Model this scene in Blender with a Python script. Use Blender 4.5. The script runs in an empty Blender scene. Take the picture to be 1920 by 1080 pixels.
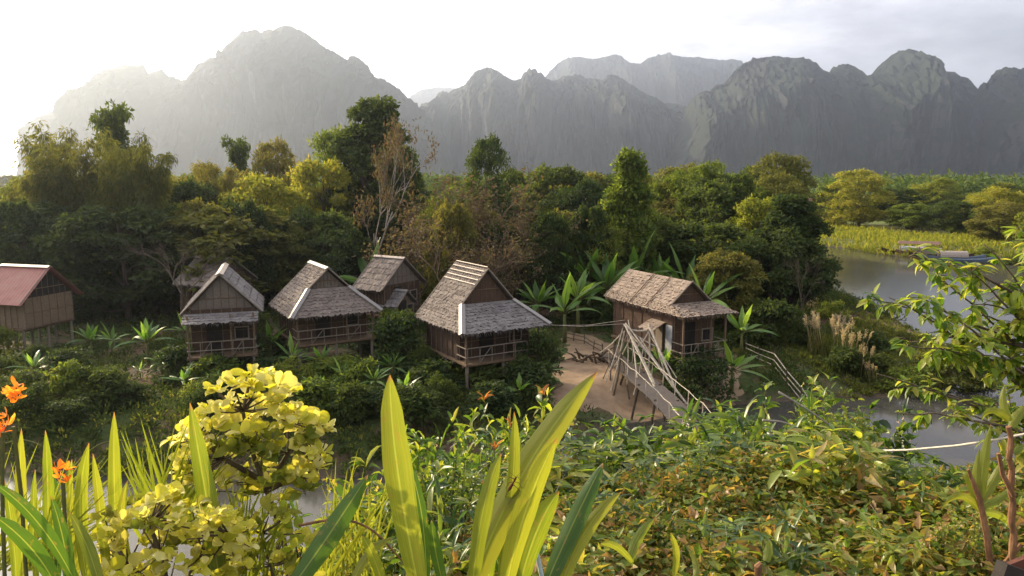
import bpy, math, random
import numpy as np
from mathutils import Vector, noise

# ------------------------------------------------------------------ camera, world, sun, exposure
SC = bpy.context.scene
COL = SC.collection
F, CZ = 1400.0, 12.0
PITCH = math.atan(210/1400)
CP, SP = math.cos(PITCH), math.sin(PITCH)
cam_d = bpy.data.cameras.new('camera')
cam_d.sensor_width = 36; cam_d.lens = F/1920*36
cam_d.clip_start = 0.05; cam_d.clip_end = 40000
cam = bpy.data.objects.new('camera', cam_d); COL.objects.link(cam)
cam.location = (0, 0, CZ); cam.rotation_euler = (math.pi/2-PITCH, 0, 0)
SC.camera = cam

SUN_AZ, SUN_EL = math.radians(-47), math.radians(22)      # azimuth from +Y, negative to the left
SV = Vector((math.sin(SUN_AZ)*math.cos(SUN_EL), math.cos(SUN_AZ)*math.cos(SUN_EL), math.sin(SUN_EL)))
sd = bpy.data.lights.new('sun', 'SUN'); sd.energy = 5.0; sd.angle = math.radians(0.6); sd.color = (1, .80, .52)
so = bpy.data.objects.new('sun', sd); COL.objects.link(so)
so.rotation_euler = SV.to_track_quat('Z', 'Y').to_euler()

W = bpy.data.worlds.new('World'); SC.world = W; W.use_nodes = True
nt = W.node_tree; nt.nodes.clear()
def N(t, **k):
    n = nt.nodes.new(t)
    for a, b in k.items():
        if a.startswith('i_'): n.inputs[a[2:]].default_value = b
        else: setattr(n, a, b)
    return n
def LK(a, b): nt.links.new(a, b)
def MA(op, a, b=None, c=None, clamp=False):
    n = nt.nodes.new('ShaderNodeMath'); n.operation = op; n.use_clamp = clamp
    for i, v in enumerate((a, b, c)):
        if v is None: continue
        if isinstance(v, (int, float)): n.inputs[i].default_value = v
        else: LK(v, n.inputs[i])
    return n.outputs[0]
def MX(f, a, b, bt='MIX'):
    n = nt.nodes.new('ShaderNodeMix'); n.data_type = 'RGBA'; n.blend_type = bt
    for i, v in ((0, f), (6, a), (7, b)):
        if isinstance(v, (int, float)): n.inputs[i].default_value = v
        elif isinstance(v, tuple): n.inputs[i].default_value = (*v, 1) if len(v) == 3 else v
        else: LK(v, n.inputs[i])
    return n.outputs[2]
sky = N('ShaderNodeTexSky', sky_type='NISHITA', sun_disc=False, sun_elevation=SUN_EL, sun_rotation=SUN_AZ,
        air_density=1.0, dust_density=3.0, ozone_density=1.0)
tc = N('ShaderNodeTexCoord')
sep = N('ShaderNodeSeparateXYZ'); LK(tc.outputs['Generated'], sep.inputs[0])
zz = MA('ADD', MA('MAXIMUM', sep.outputs[2], 0.0), 0.16)
cmb = N('ShaderNodeCombineXYZ')
LK(MA('DIVIDE', sep.outputs[0], zz), cmb.inputs[0]); LK(MA('DIVIDE', sep.outputs[1], zz), cmb.inputs[1])
n1 = N('ShaderNodeTexNoise', i_Scale=0.55, i_Detail=7.0, i_Roughness=0.55); LK(cmb.outputs[0], n1.inputs['Vector'])
n2 = N('ShaderNodeTexNoise', i_Scale=1.7, i_Detail=6.0, i_Roughness=0.6); LK(cmb.outputs[0], n2.inputs['Vector'])
dot = N('ShaderNodeVectorMath', operation='DOT_PRODUCT'); LK(tc.outputs['Generated'], dot.inputs[0]); dot.inputs[1].default_value = SV
dd = MA('MAXIMUM', dot.outputs['Value'], 0.0)
glow = MA('ADD', MA('MULTIPLY', MA('POWER', dd, 2.4), 19.0), MA('MULTIPLY', MA('POWER', dd, 22.0), 50.0))
cov = N('ShaderNodeMapRange', interpolation_type='SMOOTHSTEP'); cov.inputs[1].default_value = .36; cov.inputs[2].default_value = .62
LK(n1.outputs[0], cov.inputs[0])
shd = N('ShaderNodeMapRange', interpolation_type='SMOOTHSTEP'); shd.inputs[1].default_value = .35; shd.inputs[2].default_value = .68
shd.inputs[3].default_value = 1.08; shd.inputs[4].default_value = .55
LK(n2.outputs[0], shd.inputs[0])
tint = MX(MA('MULTIPLY', MA('POWER', dd, 3.0), 1.0, clamp=True), (1.0, .96, 1.02), (1.14, 1.0, .80))
cl = N('ShaderNodeVectorMath', operation='SCALE'); LK(tint, cl.inputs[0])
LK(MA('MULTIPLY', MA('ADD', glow, 7.0), shd.outputs[0]), cl.inputs['Scale'])
mixc = MX(MA('MULTIPLY', MA('ADD', MA('MULTIPLY', cov.outputs[0], .42), .55), 1.0), sky.outputs[0], cl.outputs[0])
bg = N('ShaderNodeBackground', i_Strength=0.10); LK(mixc, bg.inputs[0])
wo = N('ShaderNodeOutputWorld'); LK(bg.outputs[0], wo.inputs[0])

SC.view_settings.view_transform = 'Standard'; SC.view_settings.look = 'None'
SC.view_settings.exposure = 0.82; SC.view_settings.gamma = 1.0
SC.render.engine = 'CYCLES'
cy = SC.cycles
cy.max_bounces = 6; cy.diffuse_bounces = 3; cy.glossy_bounces = 2; cy.transmission_bounces = 4; cy.volume_bounces = 0
cy.transparent_max_bounces = 6; cy.use_denoising = True
try: cy.denoiser = 'OPENIMAGEDENOISE'
except Exception: pass
cy.sample_clamp_indirect = 4.0

# ------------------------------------------------------------------ helpers
def ray(px, py):
    a, b = (px-960)/F, (540-py)/F
    return a, CP+b*SP, -SP+b*CP
def gz(px, py, z):                       # a pixel's point on the level z
    a, dy, dz = ray(px, py); t = (z-CZ)/dz
    return Vector((a*t, dy*t, z))
def gy(px, py, Y):                       # a pixel's point at the depth Y
    a, dy, dz = ray(px, py); t = Y/dy
    return Vector((a*t, Y, CZ+dz*t))
def unit(v): return v/np.maximum(np.linalg.norm(v, axis=-1, keepdims=True), 1e-9)
def S3(x): x = np.clip(x, 0, 1); return x*x*(3-2*x)

class Geo:
    def __init__(s): s.v = []; s.q = []; s.t = []; s.n = 0
    def add(s, v, q=None, t=None):
        v = np.asarray(v, float).reshape(-1, 3); s.v.append(v)
        if q is not None and len(q): s.q.append(np.asarray(q, int).reshape(-1, 4)+s.n)
        if t is not None and len(t): s.t.append(np.asarray(t, int).reshape(-1, 3)+s.n)
        s.n += len(v)
    def box(s, c, d, rz=0.0, M=None):
        c = np.array(c); d = np.array(d)/2
        p = np.array([(x, y, z) for x in (-1, 1) for y in (-1, 1) for z in (-1, 1)])*d
        cs, sn = math.cos(rz), math.sin(rz)
        p = np.stack([p[:, 0]*cs-p[:, 1]*sn, p[:, 0]*sn+p[:, 1]*cs, p[:, 2]], 1)+c
        s.add(p, [(0, 1, 3, 2), (4, 6, 7, 5), (0, 4, 5, 1), (2, 3, 7, 6), (0, 2, 6, 4), (1, 5, 7, 3)])
    def tube(s, pts, rad, n=6, cap=True):
        P = np.asarray(pts, float); m = len(P)
        R = np.full(m, rad) if np.isscalar(rad) else np.asarray(rad, float)
        T = unit(np.gradient(P, axis=0)); ref = np.array([0, 0, 1.0]) if abs(T[0][2]) < .9 else np.array([1.0, 0, 0])
        A = unit(np.cross(T, ref)); B = np.cross(T, A)
        th = np.arange(n)*2*math.pi/n
        V = P[:, None]+R[:, None, None]*(np.cos(th)[None, :, None]*A[:, None]+np.sin(th)[None, :, None]*B[:, None])
        i = np.arange(m-1)[:, None]*n; j = np.arange(n)[None]; k = (j+1) % n
        q = np.stack([i+j, i+k, i+n+k, i+n+j], -1).reshape(-1, 4)
        V = V.reshape(-1, 3); t = None
        if cap:
            V = np.vstack([V, P[:1], P[-1:]]); a = m*n
            jj = np.arange(n); kk = (jj+1) % n
            t = np.vstack([np.stack([jj*0+a, kk, jj], 1), np.stack([jj*0+a+1, (m-1)*n+jj, (m-1)*n+kk], 1)])
        s.add(V, q, t)
    def bar(s, a, b, r, n=5, r2=None):
        s.tube([a, b], [r, r if r2 is None else r2], n)
    def ribbon(s, P, D, U, L, Wd, ts, ws, bend=0.0, fold=0.15, wav=None):
        """many leaves at once: P base, D direction, U leaf normal, L length, Wd width"""
        P = np.atleast_2d(P); n = len(P); D = unit(np.atleast_2d(D)); U = np.atleast_2d(U)
        Sd = unit(np.cross(D, U)); U = np.cross(Sd, D)
        L = np.broadcast_to(L, n)[:, None, None]; Wd = np.broadcast_to(Wd, n)[:, None, None]
        bend = np.broadcast_to(bend, n)[:, None, None]
        ts = np.array(ts)[None, :, None]; ws = np.array(ws)[None, :, None]; k = ts.shape[1]
        C = P[:, None]+D[:, None]*ts*L - U[:, None]*bend*ts**2*L
        o = Sd[:, None]*ws*Wd/2; f = U[:, None]*fold*ws*Wd
        V = np.stack([C-o+f, C, C+o+f], 2)
        if wav is not None: V = V+U[:, None, None]*wav*Wd[..., None]*np.random.RandomState(n).uniform(-1, 1, (n, k, 3, 1))
        i = (np.arange(n)*k*3)[:, None, None]; j = (np.arange(k-1)*3)[None, :, None]
        q = np.stack([np.stack([i+j, i+j+1, i+j+4, i+j+3], -1), np.stack([i+j+1, i+j+2, i+j+5, i+j+4], -1)], 2)
        s.add(V.reshape(-1, 3), q.reshape(-1, 4))
    def diamonds(s, P, D, U, L, Wd):
        n = len(P); D = unit(D); Sd = unit(np.cross(D, U)); U = np.cross(Sd, D)
        L = np.broadcast_to(L, n)[:, None]; Wd = np.broadcast_to(Wd, n)[:, None]
        V = np.stack([P, P+D*L*.45-Sd*Wd/2+U*Wd*.12, P+D*L-U*L*.12, P+D*L*.45+Sd*Wd/2+U*Wd*.12], 1)
        i = np.arange(n)[:, None]*4
        s.add(V.reshape(-1, 3), None, np.stack([i+[0, 1, 2], i+[0, 2, 3]], 1).reshape(-1, 3))
    def build(s, name, mat, parent=None, smooth=False, label=None):
        me = bpy.data.meshes.new(name)
        V = np.vstack(s.v); q = np.vstack(s.q) if s.q else np.zeros((0, 4), int); t = np.vstack(s.t) if s.t else np.zeros((0, 3), int)
        me.vertices.add(len(V)); me.vertices.foreach_set('co', V.astype(np.float32).ravel())
        lv = np.concatenate([q.ravel(), t.ravel()]).astype(np.int32)
        me.loops.add(len(lv)); me.loops.foreach_set('vertex_index', lv)
        st = np.concatenate([np.arange(len(q))*4, len(q)*4+np.arange(len(t))*3]).astype(np.int32)
        me.polygons.add(len(st)); me.polygons.foreach_set('loop_start', st)
        try: me.polygons.foreach_set('loop_total', np.concatenate([np.full(len(q), 4), np.full(len(t), 3)]).astype(np.int32))
        except Exception: pass
        me.polygons.foreach_set('use_smooth', np.full(len(st), smooth))
        me.update(calc_edges=True); me.validate(verbose=False)
        if mat: me.materials.append(mat)
        o = bpy.data.objects.new(name, me); COL.objects.link(o)
        if parent: o.parent = parent
        if label: o['label'] = label
        return o

def tag(o, label, cat, group=None, kind=None):
    o['label'] = label; o['category'] = cat
    if group: o['group'] = group
    if kind: o['kind'] = kind
    return o
def thing(name, loc, label, cat, group=None, rz=0.0):
    o = bpy.data.objects.new(name, None); COL.objects.link(o); o.location = loc; o.rotation_euler = (0, 0, rz)
    o.empty_display_size = .2
    return tag(o, label, cat, group)
def copy_tree(o, parent=None):
    c = o.copy(); COL.objects.link(c)
    if parent: c.parent = parent
    for ch in list(o.children): copy_tree(ch, c)
    return c

# ------------------------------------------------------------------ materials
def newmat(name):
    global nt
    m = bpy.data.materials.new(name); m.use_nodes = True; nt = m.node_tree; nt.nodes.clear()
    return m
def out(sh, disp=None):
    o = N('ShaderNodeOutputMaterial'); LK(sh, o.inputs[0])
def bsdf(col, rough=.7, spec=.3, bump=None, bstr=.3, bdist=.02):
    b = N('ShaderNodeBsdfPrincipled'); b.inputs['Roughness'].default_value = rough
    b.inputs['Specular IOR Level'].default_value = spec
    if isinstance(col, tuple): b.inputs['Base Color'].default_value = (*col, 1)
    else: LK(col, b.inputs['Base Color'])
    if bump is not None:
        bp = N('ShaderNodeBump'); bp.inputs['Strength'].default_value = bstr; bp.inputs['Distance'].default_value = bdist
        LK(bump, bp.inputs['Height']); LK(bp.outputs[0], b.inputs['Normal'])
    return b
def ramp(fac, stops):
    r = N('ShaderNodeValToRGB'); e = r.color_ramp.elements
    while len(e) < len(stops): e.new(.5)
    for x, (p, c) in zip(e, stops): x.position = p; x.color = (*c, 1)
    LK(fac, r.inputs[0]); return r.outputs[0]
def leafmat(name, cols, trans=.45, rough=.65, tcol=1.7, spec=.12, objvar=.35, bump=False):
    m = newmat(name)
    g = N('ShaderNodeNewGeometry'); oi = N('ShaderNodeObjectInfo')
    r = MA('ADD', MA('MULTIPLY', g.outputs['Random Per Island'], 1-objvar), MA('MULTIPLY', oi.outputs['Random'], objvar))
    c = ramp(r, [(i/(len(cols)-1)*.8+.1, k) for i, k in enumerate(cols)])
    b = bsdf(c, rough, spec)
    if bump:
        t_ = N('ShaderNodeTexCoord'); no = N('ShaderNodeTexNoise', i_Scale=60.0, i_Detail=3.0); LK(t_.outputs['Object'], no.inputs['Vector'])
        bp = N('ShaderNodeBump'); bp.inputs['Strength'].default_value = .25; bp.inputs['Distance'].default_value = .004
        LK(no.outputs[0], bp.inputs['Height']); LK(bp.outputs[0], b.inputs['Normal'])
    t = N('ShaderNodeBsdfTranslucent')
    sc = N('ShaderNodeVectorMath', operation='MULTIPLY'); LK(c, sc.inputs[0]); sc.inputs[1].default_value = (tcol*1.15, tcol*1.05, tcol*.5)
    LK(sc.outputs[0], t.inputs[0])
    mx = N('ShaderNodeMixShader'); mx.inputs[0].default_value = trans
    LK(b.outputs[0], mx.inputs[1]); LK(t.outputs[0], mx.inputs[2]); out(mx.outputs[0]); return m
def noisemat(name, cols, scale=4.0, rough=.85, stretch=(1, 1, 1), bstr=.4, bdist=.02, detail=8.0, spec=.2, lo=.3, hi=.7):
    m = newmat(name); t = N('ShaderNodeTexCoord'); mp = N('ShaderNodeMapping'); mp.inputs['Scale'].default_value = stretch
    LK(t.outputs['Object'], mp.inputs[0])
    no = N('ShaderNodeTexNoise', i_Scale=scale, i_Detail=detail, i_Roughness=.65); LK(mp.outputs[0], no.inputs['Vector'])
    k = len(cols); c = ramp(no.outputs[0], [(lo+(hi-lo)*i/(k-1), x) for i, x in enumerate(cols)])
    b = bsdf(c, rough, spec, no.outputs[0], bstr, bdist); out(b.outputs[0]); return m

M = {}
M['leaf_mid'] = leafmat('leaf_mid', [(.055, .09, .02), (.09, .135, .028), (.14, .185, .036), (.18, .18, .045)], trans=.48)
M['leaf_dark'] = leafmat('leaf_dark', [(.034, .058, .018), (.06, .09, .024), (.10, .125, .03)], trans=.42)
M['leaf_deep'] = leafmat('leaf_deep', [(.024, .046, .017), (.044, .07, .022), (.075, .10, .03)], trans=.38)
M['leaf_yellow'] = leafmat('leaf_yellow', [(.11, .145, .025), (.18, .205, .035), (.27, .25, .05)], trans=.5)
M['leaf_olive'] = leafmat('leaf_olive', [(.08, .095, .024), (.13, .14, .034), (.20, .17, .05)], trans=.4)
M['leaf_dry'] = leafmat('leaf_dry', [(.08, .058, .04), (.13, .09, .06), (.10, .10, .045), (.17, .125, .085)], trans=.3)
M['banana'] = leafmat('banana', [(.07, .16, .03), (.12, .24, .045), (.19, .30, .06)], trans=.5, rough=.35, spec=.5)
M['grassy'] = leafmat('grassy', [(.06, .08, .02), (.10, .13, .03), (.20, .18, .06)], trans=.45)
M['plume'] = leafmat('plume', [(.32, .27, .2), (.45, .38, .3)], trans=.4)
M['far_wood'] = leafmat('far_wood', [(.035, .07, .02), (.07, .115, .03), (.12, .15, .038)], trans=.3)
M['strap_old'] = leafmat('strap', [(.11, .19, .018), (.19, .27, .025), (.27, .33, .035)], trans=.6, rough=.32, spec=.5, tcol=1.75, objvar=.5, bump=True)
M['strap_dark_old'] = leafmat('strap_dark', [(.035, .085, .014), (.06, .12, .02)], trans=.45, rough=.3, spec=.5, tcol=1.5)
M['yellow_leaf'] = leafmat('yellow_leaf', [(.26, .34, .04), (.46, .48, .055), (.60, .58, .10), (.70, .68, .30)], trans=.5, rough=.42, tcol=1.15)
M['shrub_leaf'] = leafmat('shrub_leaf', [(.025, .055, .012), (.06, .12, .018), (.13, .20, .026), (.28, .32, .05), (.30, .24, .08)], objvar=.4, trans=.52, rough=.36, spec=.5)
M['shrub_leaf_b'] = leafmat('shrub_leaf_b', [(.02, .05, .015), (.045, .10, .022), (.11, .17, .03), (.24, .27, .06)], objvar=.2, trans=.48, rough=.33, spec=.5)
M['branch_leaf'] = leafmat('branch_leaf', [(.06, .13, .018), (.14, .22, .028), (.23, .30, .04), (.34, .34, .08)], objvar=.1, trans=.52, rough=.4, spec=.4, tcol=1.7)
M['cover_leaf'] = leafmat('cover_leaf', [(.03, .065, .014), (.07, .11, .02), (.14, .16, .03), (.22, .17, .05), (.23, .08, .04)], trans=.45, rough=.4)
M['red_leaf'] = leafmat('red_leaf', [(.26, .09, .035), (.38, .16, .06), (.22, .13, .04)], trans=.5, rough=.35)
M['petal'] = leafmat('petal', [(.75, .12, .02), (.85, .28, .04), (.85, .42, .08)], trans=.5, rough=.5, tcol=1.2)
M['bract'] = leafmat('bract', [(.65, .5, .36), (.8, .62, .45)], trans=.4, rough=.4, tcol=1.1)
M['bark'] = noisemat('bark', [(.05, .038, .028), (.11, .085, .06), (.17, .14, .10)], 6, stretch=(4, 4, .8))
M['bark_pale'] = noisemat('bark_pale', [(.24, .21, .18), (.40, .36, .31)], 5, stretch=(3, 3, .8))
M['twig'] = noisemat('twig', [(.10, .065, .045), (.20, .14, .10)], 30)
M['stem_red'] = noisemat('stem_red', [(.07, .045, .025), (.20, .10, .05), (.32, .18, .09)], 22, stretch=(2, 2, .6), bdist=.004)
M['stem_green'] = noisemat('stem_green', [(.08, .10, .03), (.15, .14, .05)], 20)
M['culm'] = noisemat('culm', [(.09, .12, .035), (.17, .17, .06)], 4)
M['pole'] = noisemat('pole', [(.18, .15, .115), (.34, .30, .245), (.50, .46, .39)], 5, stretch=(1, 1, 1), lo=.25, hi=.7)
M['pole_dark'] = noisemat('pole_dark', [(.06, .045, .03), (.13, .10, .07)], 5)
M['wood'] = noisemat('wood', [(.08, .055, .035), (.16, .11, .07), (.22, .16, .10)], 5, stretch=(2, 8, 2))
M['wood_grey'] = noisemat('wood_grey', [(.16, .13, .10), (.27, .23, .19)], 4, stretch=(2, 10, 2))
M['sand'] = noisemat('sand', [(.17, .115, .075), (.26, .185, .12), (.33, .24, .16)], .9, rough=.95, bdist=.05)
M['tin'] = noisemat('tin', [(.13, .125, .12), (.27, .26, .25), (.20, .15, .115)], 9, rough=.5, spec=.5, bdist=.006)
M['tin_rusty'] = noisemat('tin_rusty', [(.22, .175, .14), (.40, .34, .29), (.19, .12, .085)], 8, rough=.6, spec=.4, bdist=.006)
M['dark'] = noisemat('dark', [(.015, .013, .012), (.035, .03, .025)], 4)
M['white_paint'] = noisemat('white_paint', [(.22, .23, .25), (.42, .43, .44)], 3)
M['blue_paint'] = noisemat('blue_paint', [(.10, .14, .20), (.19, .24, .31)], 5)
M['tarp_blue'] = noisemat('tarp_blue', [(.10, .16, .26), (.2, .26, .36)], 3)
M['red_roof'] = noisemat('red_roof', [(.20, .06, .05), (.28, .09, .075), (.25, .12, .10)], 1.6, rough=.55, spec=.4, bdist=.01)
M['red_soil'] = noisemat('red_soil', [(.26, .10, .08), (.36, .17, .12)], .3)
M['rope'] = noisemat('rope', [(.5, .45, .38), (.68, .62, .54)], 40)
M['insect'] = noisemat('insect', [(.05, .02, .015), (.16, .06, .03)], 60)
M['stick'] = noisemat('stick', [(.45, .58, .68), (.62, .72, .78)], 30)

M['cover_green'] = leafmat('cover_green', [(.03, .07, .015), (.08, .14, .022), (.22, .25, .045), (.26, .16, .06)], trans=.5, rough=.4, spec=.35)
M['timber_roof'] = noisemat('timber_roof', [(.13, .08, .06), (.24, .15, .12)], 2)
M['timber'] = noisemat('timber', [(.04, .018, .012), (.11, .04, .025)], 20)
def strapmat(name, c1, c2, tr):
    m = newmat(name); oi = N('ShaderNodeObjectInfo'); a1 = N('ShaderNodeAttribute', attribute_name='across'); a2 = N('ShaderNodeAttribute', attribute_name='along')
    cb = N('ShaderNodeCombineXYZ'); LK(MA('MULTIPLY', a1.outputs['Fac'], 16.0), cb.inputs[0]); LK(MA('MULTIPLY', a2.outputs['Fac'], 1.6), cb.inputs[1]); LK(MA('MULTIPLY', oi.outputs['Random'], 50.0), cb.inputs[2])
    fi = N('ShaderNodeTexNoise', i_Scale=1.6, i_Detail=5.0, i_Roughness=.6); LK(cb.outputs[0], fi.inputs['Vector'])
    cb2 = N('ShaderNodeCombineXYZ'); LK(MA('MULTIPLY', a1.outputs['Fac'], 1.2), cb2.inputs[0]); LK(MA('MULTIPLY', a2.outputs['Fac'], 5.0), cb2.inputs[1]); LK(MA('MULTIPLY', oi.outputs['Random'], 90.0), cb2.inputs[2])
    bl = N('ShaderNodeTexNoise', i_Scale=2.0, i_Detail=6.0, i_Roughness=.65); LK(cb2.outputs[0], bl.inputs['Vector'])
    c = MX(oi.outputs['Random'], c1, c2)
    c = MX(MA('MULTIPLY', MA('SUBTRACT', fi.outputs[0], .38, clamp=True), 2.2, clamp=True), c, (c2[0]*1.3, c2[1]*1.15, c2[2]*1.3))
    mid = MA('SUBTRACT', 1.0, MA('MULTIPLY', MA('ABSOLUTE', MA('SUBTRACT', a1.outputs['Fac'], .5)), 18.0, clamp=True)); c = MX(MA('MULTIPLY', mid, .6), c, (.34, .40, .10))
    tip = MA('MULTIPLY', MA('SUBTRACT', a2.outputs['Fac'], .955, clamp=True), 40.0, clamp=True); c = MX(tip, c, (.26, .15, .06))
    sp_ = N('ShaderNodeMapRange'); sp_.inputs[1].default_value = .60; sp_.inputs[2].default_value = .66; LK(bl.outputs[0], sp_.inputs[0]); c = MX(MA('MULTIPLY', sp_.outputs[0], .6), c, (.22, .16, .05))
    b = bsdf(c, .36, .45, fi.outputs[0], .35, .0022)
    t = N('ShaderNodeBsdfTranslucent'); sc = N('ShaderNodeVectorMath', operation='MULTIPLY'); LK(c, sc.inputs[0]); sc.inputs[1].default_value = (1.9, 1.7, .8); LK(sc.outputs[0], t.inputs[0])
    mx = N('ShaderNodeMixShader'); mx.inputs[0].default_value = tr; LK(b.outputs[0], mx.inputs[1]); LK(t.outputs[0], mx.inputs[2]); out(mx.outputs[0]); return m
M['strap'] = strapmat('strap', (.085, .15, .015), (.19, .22, .03), .55)
M['strap_dark'] = strapmat('strap_dark', (.03, .075, .014), (.06, .13, .02), .4)
def thatch(name, cols, stain=(.10, .085, .075)):
    m = newmat(name); t = N('ShaderNodeTexCoord')
    no = N('ShaderNodeTexNoise', i_Scale=2.2, i_Detail=9.0, i_Roughness=.7); LK(t.outputs['Object'], no.inputs['Vector'])
    mp = N('ShaderNodeMapping'); mp.inputs['Scale'].default_value = (38, 38, 3.0); LK(t.outputs['Object'], mp.inputs[0])
    fi = N('ShaderNodeTexNoise', i_Scale=1.0, i_Detail=3.0); LK(mp.outputs[0], fi.inputs['Vector'])
    c = ramp(fi.outputs[0], [(.3, cols[0]), (.5, cols[1]), (.72, cols[2])])
    st = N('ShaderNodeMapRange'); st.inputs[1].default_value = .45; st.inputs[2].default_value = .60; LK(no.outputs[0], st.inputs[0])
    c = MX(MA('MULTIPLY', st.outputs[0], .7), c, stain)
    g = N('ShaderNodeNewGeometry')
    c = MX(MA('MULTIPLY', g.outputs['Random Per Island'], .35), c, cols[2])
    b = bsdf(c, .95, .1, fi.outputs[0], .8, .03); out(b.outputs[0]); return m
M['thatch_brown'] = thatch('thatch_brown', [(.10, .08, .068), (.20, .168, .145), (.33, .285, .25)])
M['thatch_grey'] = thatch('thatch_grey', [(.11, .10, .10), (.20, .19, .185), (.32, .30, .29)], (.075, .06, .06))
M['thatch_tan'] = thatch('thatch_tan', [(.17, .13, .10), (.27, .215, .17), (.38, .31, .25)], (.17, .13, .11))
def weave(name, c1, c2, sc=7.0):
    m = newmat(name); t = N('ShaderNodeTexCoord')
    sp_ = N('ShaderNodeSeparateXYZ'); LK(t.outputs['Object'], sp_.inputs[0])
    cb = N('ShaderNodeCombineXYZ'); LK(MA('ADD', sp_.outputs[0], sp_.outputs[1]), cb.inputs[0]); LK(sp_.outputs[2], cb.inputs[1])
    br = N('ShaderNodeTexBrick', i_Scale=sc); br.inputs['Color1'].default_value = (*c1, 1); br.inputs['Color2'].default_value = (*c2, 1)
    br.inputs['Mortar'].default_value = (c1[0]*.4, c1[1]*.4, c1[2]*.4, 1); br.inputs['Mortar Size'].default_value = .03
    LK(cb.outputs[0], br.inputs['Vector'])
    no = N('ShaderNodeTexNoise', i_Scale=3.0, i_Detail=6.0); LK(t.outputs['Object'], no.inputs['Vector'])
    c = MX(MA('MULTIPLY', no.outputs[0], .5), br.outputs[0], (c1[0]*.5, c1[1]*.5, c1[2]*.5))
    b = bsdf(c, .9, .15, br.outputs['Fac'], .4, .01); out(b.outputs[0]); return m
M['weave_tan'] = weave('weave_tan', (.24, .175, .12), (.32, .24, .165))
M['weave_brown'] = weave('weave_brown', (.11, .07, .05), (.16, .105, .075))
M['weave_grey'] = weave('weave_grey', (.20, .17, .145), (.28, .24, .205))
M['weave_red'] = weave('weave_red', (.075, .048, .036), (.12, .08, .058))

def rockmat():
    m = newmat('karst_rock'); t = N('ShaderNodeTexCoord'); g = N('ShaderNodeNewGeometry')
    no = N('ShaderNodeTexNoise', i_Scale=.012, i_Detail=10.0, i_Roughness=.68); LK(t.outputs['Object'], no.inputs['Vector'])
    mp = N('ShaderNodeMapping'); mp.inputs['Scale'].default_value = (.03, .03, .004); LK(t.outputs['Object'], mp.inputs[0])
    st = N('ShaderNodeTexNoise', i_Scale=1.0, i_Detail=8.0, i_Roughness=.7); LK(mp.outputs[0], st.inputs['Vector'])
    rock = ramp(st.outputs[0], [(.36, (.035, .037, .040)), (.62, (.062, .065, .068)), (.80, (.25, .245, .235))])
    veg = ramp(no.outputs[0], [(.3, (.012, .018, .014)), (.55, (.022, .031, .021)), (.75, (.036, .046, .028))])
    sx = N('ShaderNodeSeparateXYZ'); LK(g.outputs['Normal'], sx.inputs[0])
    f = MA('ADD', MA('MULTIPLY', sx.outputs[2], 1.6), MA('MULTIPLY', MA('SUBTRACT', no.outputs[0], .5), 2.6))
    mr = N('ShaderNodeMapRange', interpolation_type='SMOOTHSTEP'); mr.inputs[1].default_value = .02; mr.inputs[2].default_value = .42; LK(f, mr.inputs[0])
    c = MX(mr.outputs[0], rock, veg)
    b = bsdf(c, .95, .1, no.outputs[0], .6, 7.0); out(b.outputs[0]); return m
M['rock'] = rockmat()

def groundmat():
    m = newmat('ground_soil_and_grass'); t = N('ShaderNodeTexCoord')
    no = N('ShaderNodeTexNoise', i_Scale=.22, i_Detail=9.0, i_Roughness=.65); LK(t.outputs['Object'], no.inputs['Vector'])
    n2_ = N('ShaderNodeTexNoise', i_Scale=3.5, i_Detail=8.0, i_Roughness=.7); LK(t.outputs['Object'], n2_.inputs['Vector'])
    n3 = N('ShaderNodeTexNoise', i_Scale=.02, i_Detail=5.0); LK(t.outputs['Object'], n3.inputs['Vector'])
    green = ramp(n2_.outputs[0], [(.3, (.03, .045, .015)), (.55, (.06, .085, .025)), (.75, (.11, .13, .045))])
    far = ramp(n3.outputs[0], [(.35, (.05, .08, .025)), (.5, (.10, .13, .035)), (.62, (.20, .19, .07))])
    soil = ramp(n2_.outputs[0], [(.3, (.07, .045, .03)), (.7, (.17, .115, .075))])
    mr = N('ShaderNodeMapRange', interpolation_type='SMOOTHSTEP'); mr.inputs[1].default_value = .46; mr.inputs[2].default_value = .58; LK(no.outputs[0], mr.inputs[0])
    near = MX(mr.outputs[0], green, soil)
    sx = N('ShaderNodeSeparateXYZ'); LK(t.outputs['Object'], sx.inputs[0])
    fr = N('ShaderNodeMapRange'); fr.inputs[1].default_value = 75; fr.inputs[2].default_value = 120; LK(sx.outputs[1], fr.inputs[0])
    c = MX(fr.outputs[0], near, far)
    wet = N('ShaderNodeMapRange'); wet.inputs[1].default_value = .02; wet.inputs[2].default_value = .35; LK(sx.outputs[2], wet.inputs[0])
    c = MX(wet.outputs[0], (.09, .07, .05), c)
    b = bsdf(c, .95, .15, n2_.outputs[0], .7, .12); out(b.outputs[0]); return m
M['ground'] = groundmat()
def watermat():
    m = newmat('river_water'); t = N('ShaderNodeTexCoord')
    mp = N('ShaderNodeMapping'); mp.inputs['Scale'].default_value = (1, .6, 1); LK(t.outputs['Object'], mp.inputs[0])
    no = N('ShaderNodeTexNoise', i_Scale=1.3, i_Detail=4.0); LK(mp.outputs[0], no.inputs['Vector'])
    b = bsdf((.055, .053, .047), .11, .33, no.outputs[0], .05, .03); b.inputs['IOR'].default_value = 1.33
    out(b.outputs[0]); return m
M['water'] = watermat()

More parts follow.
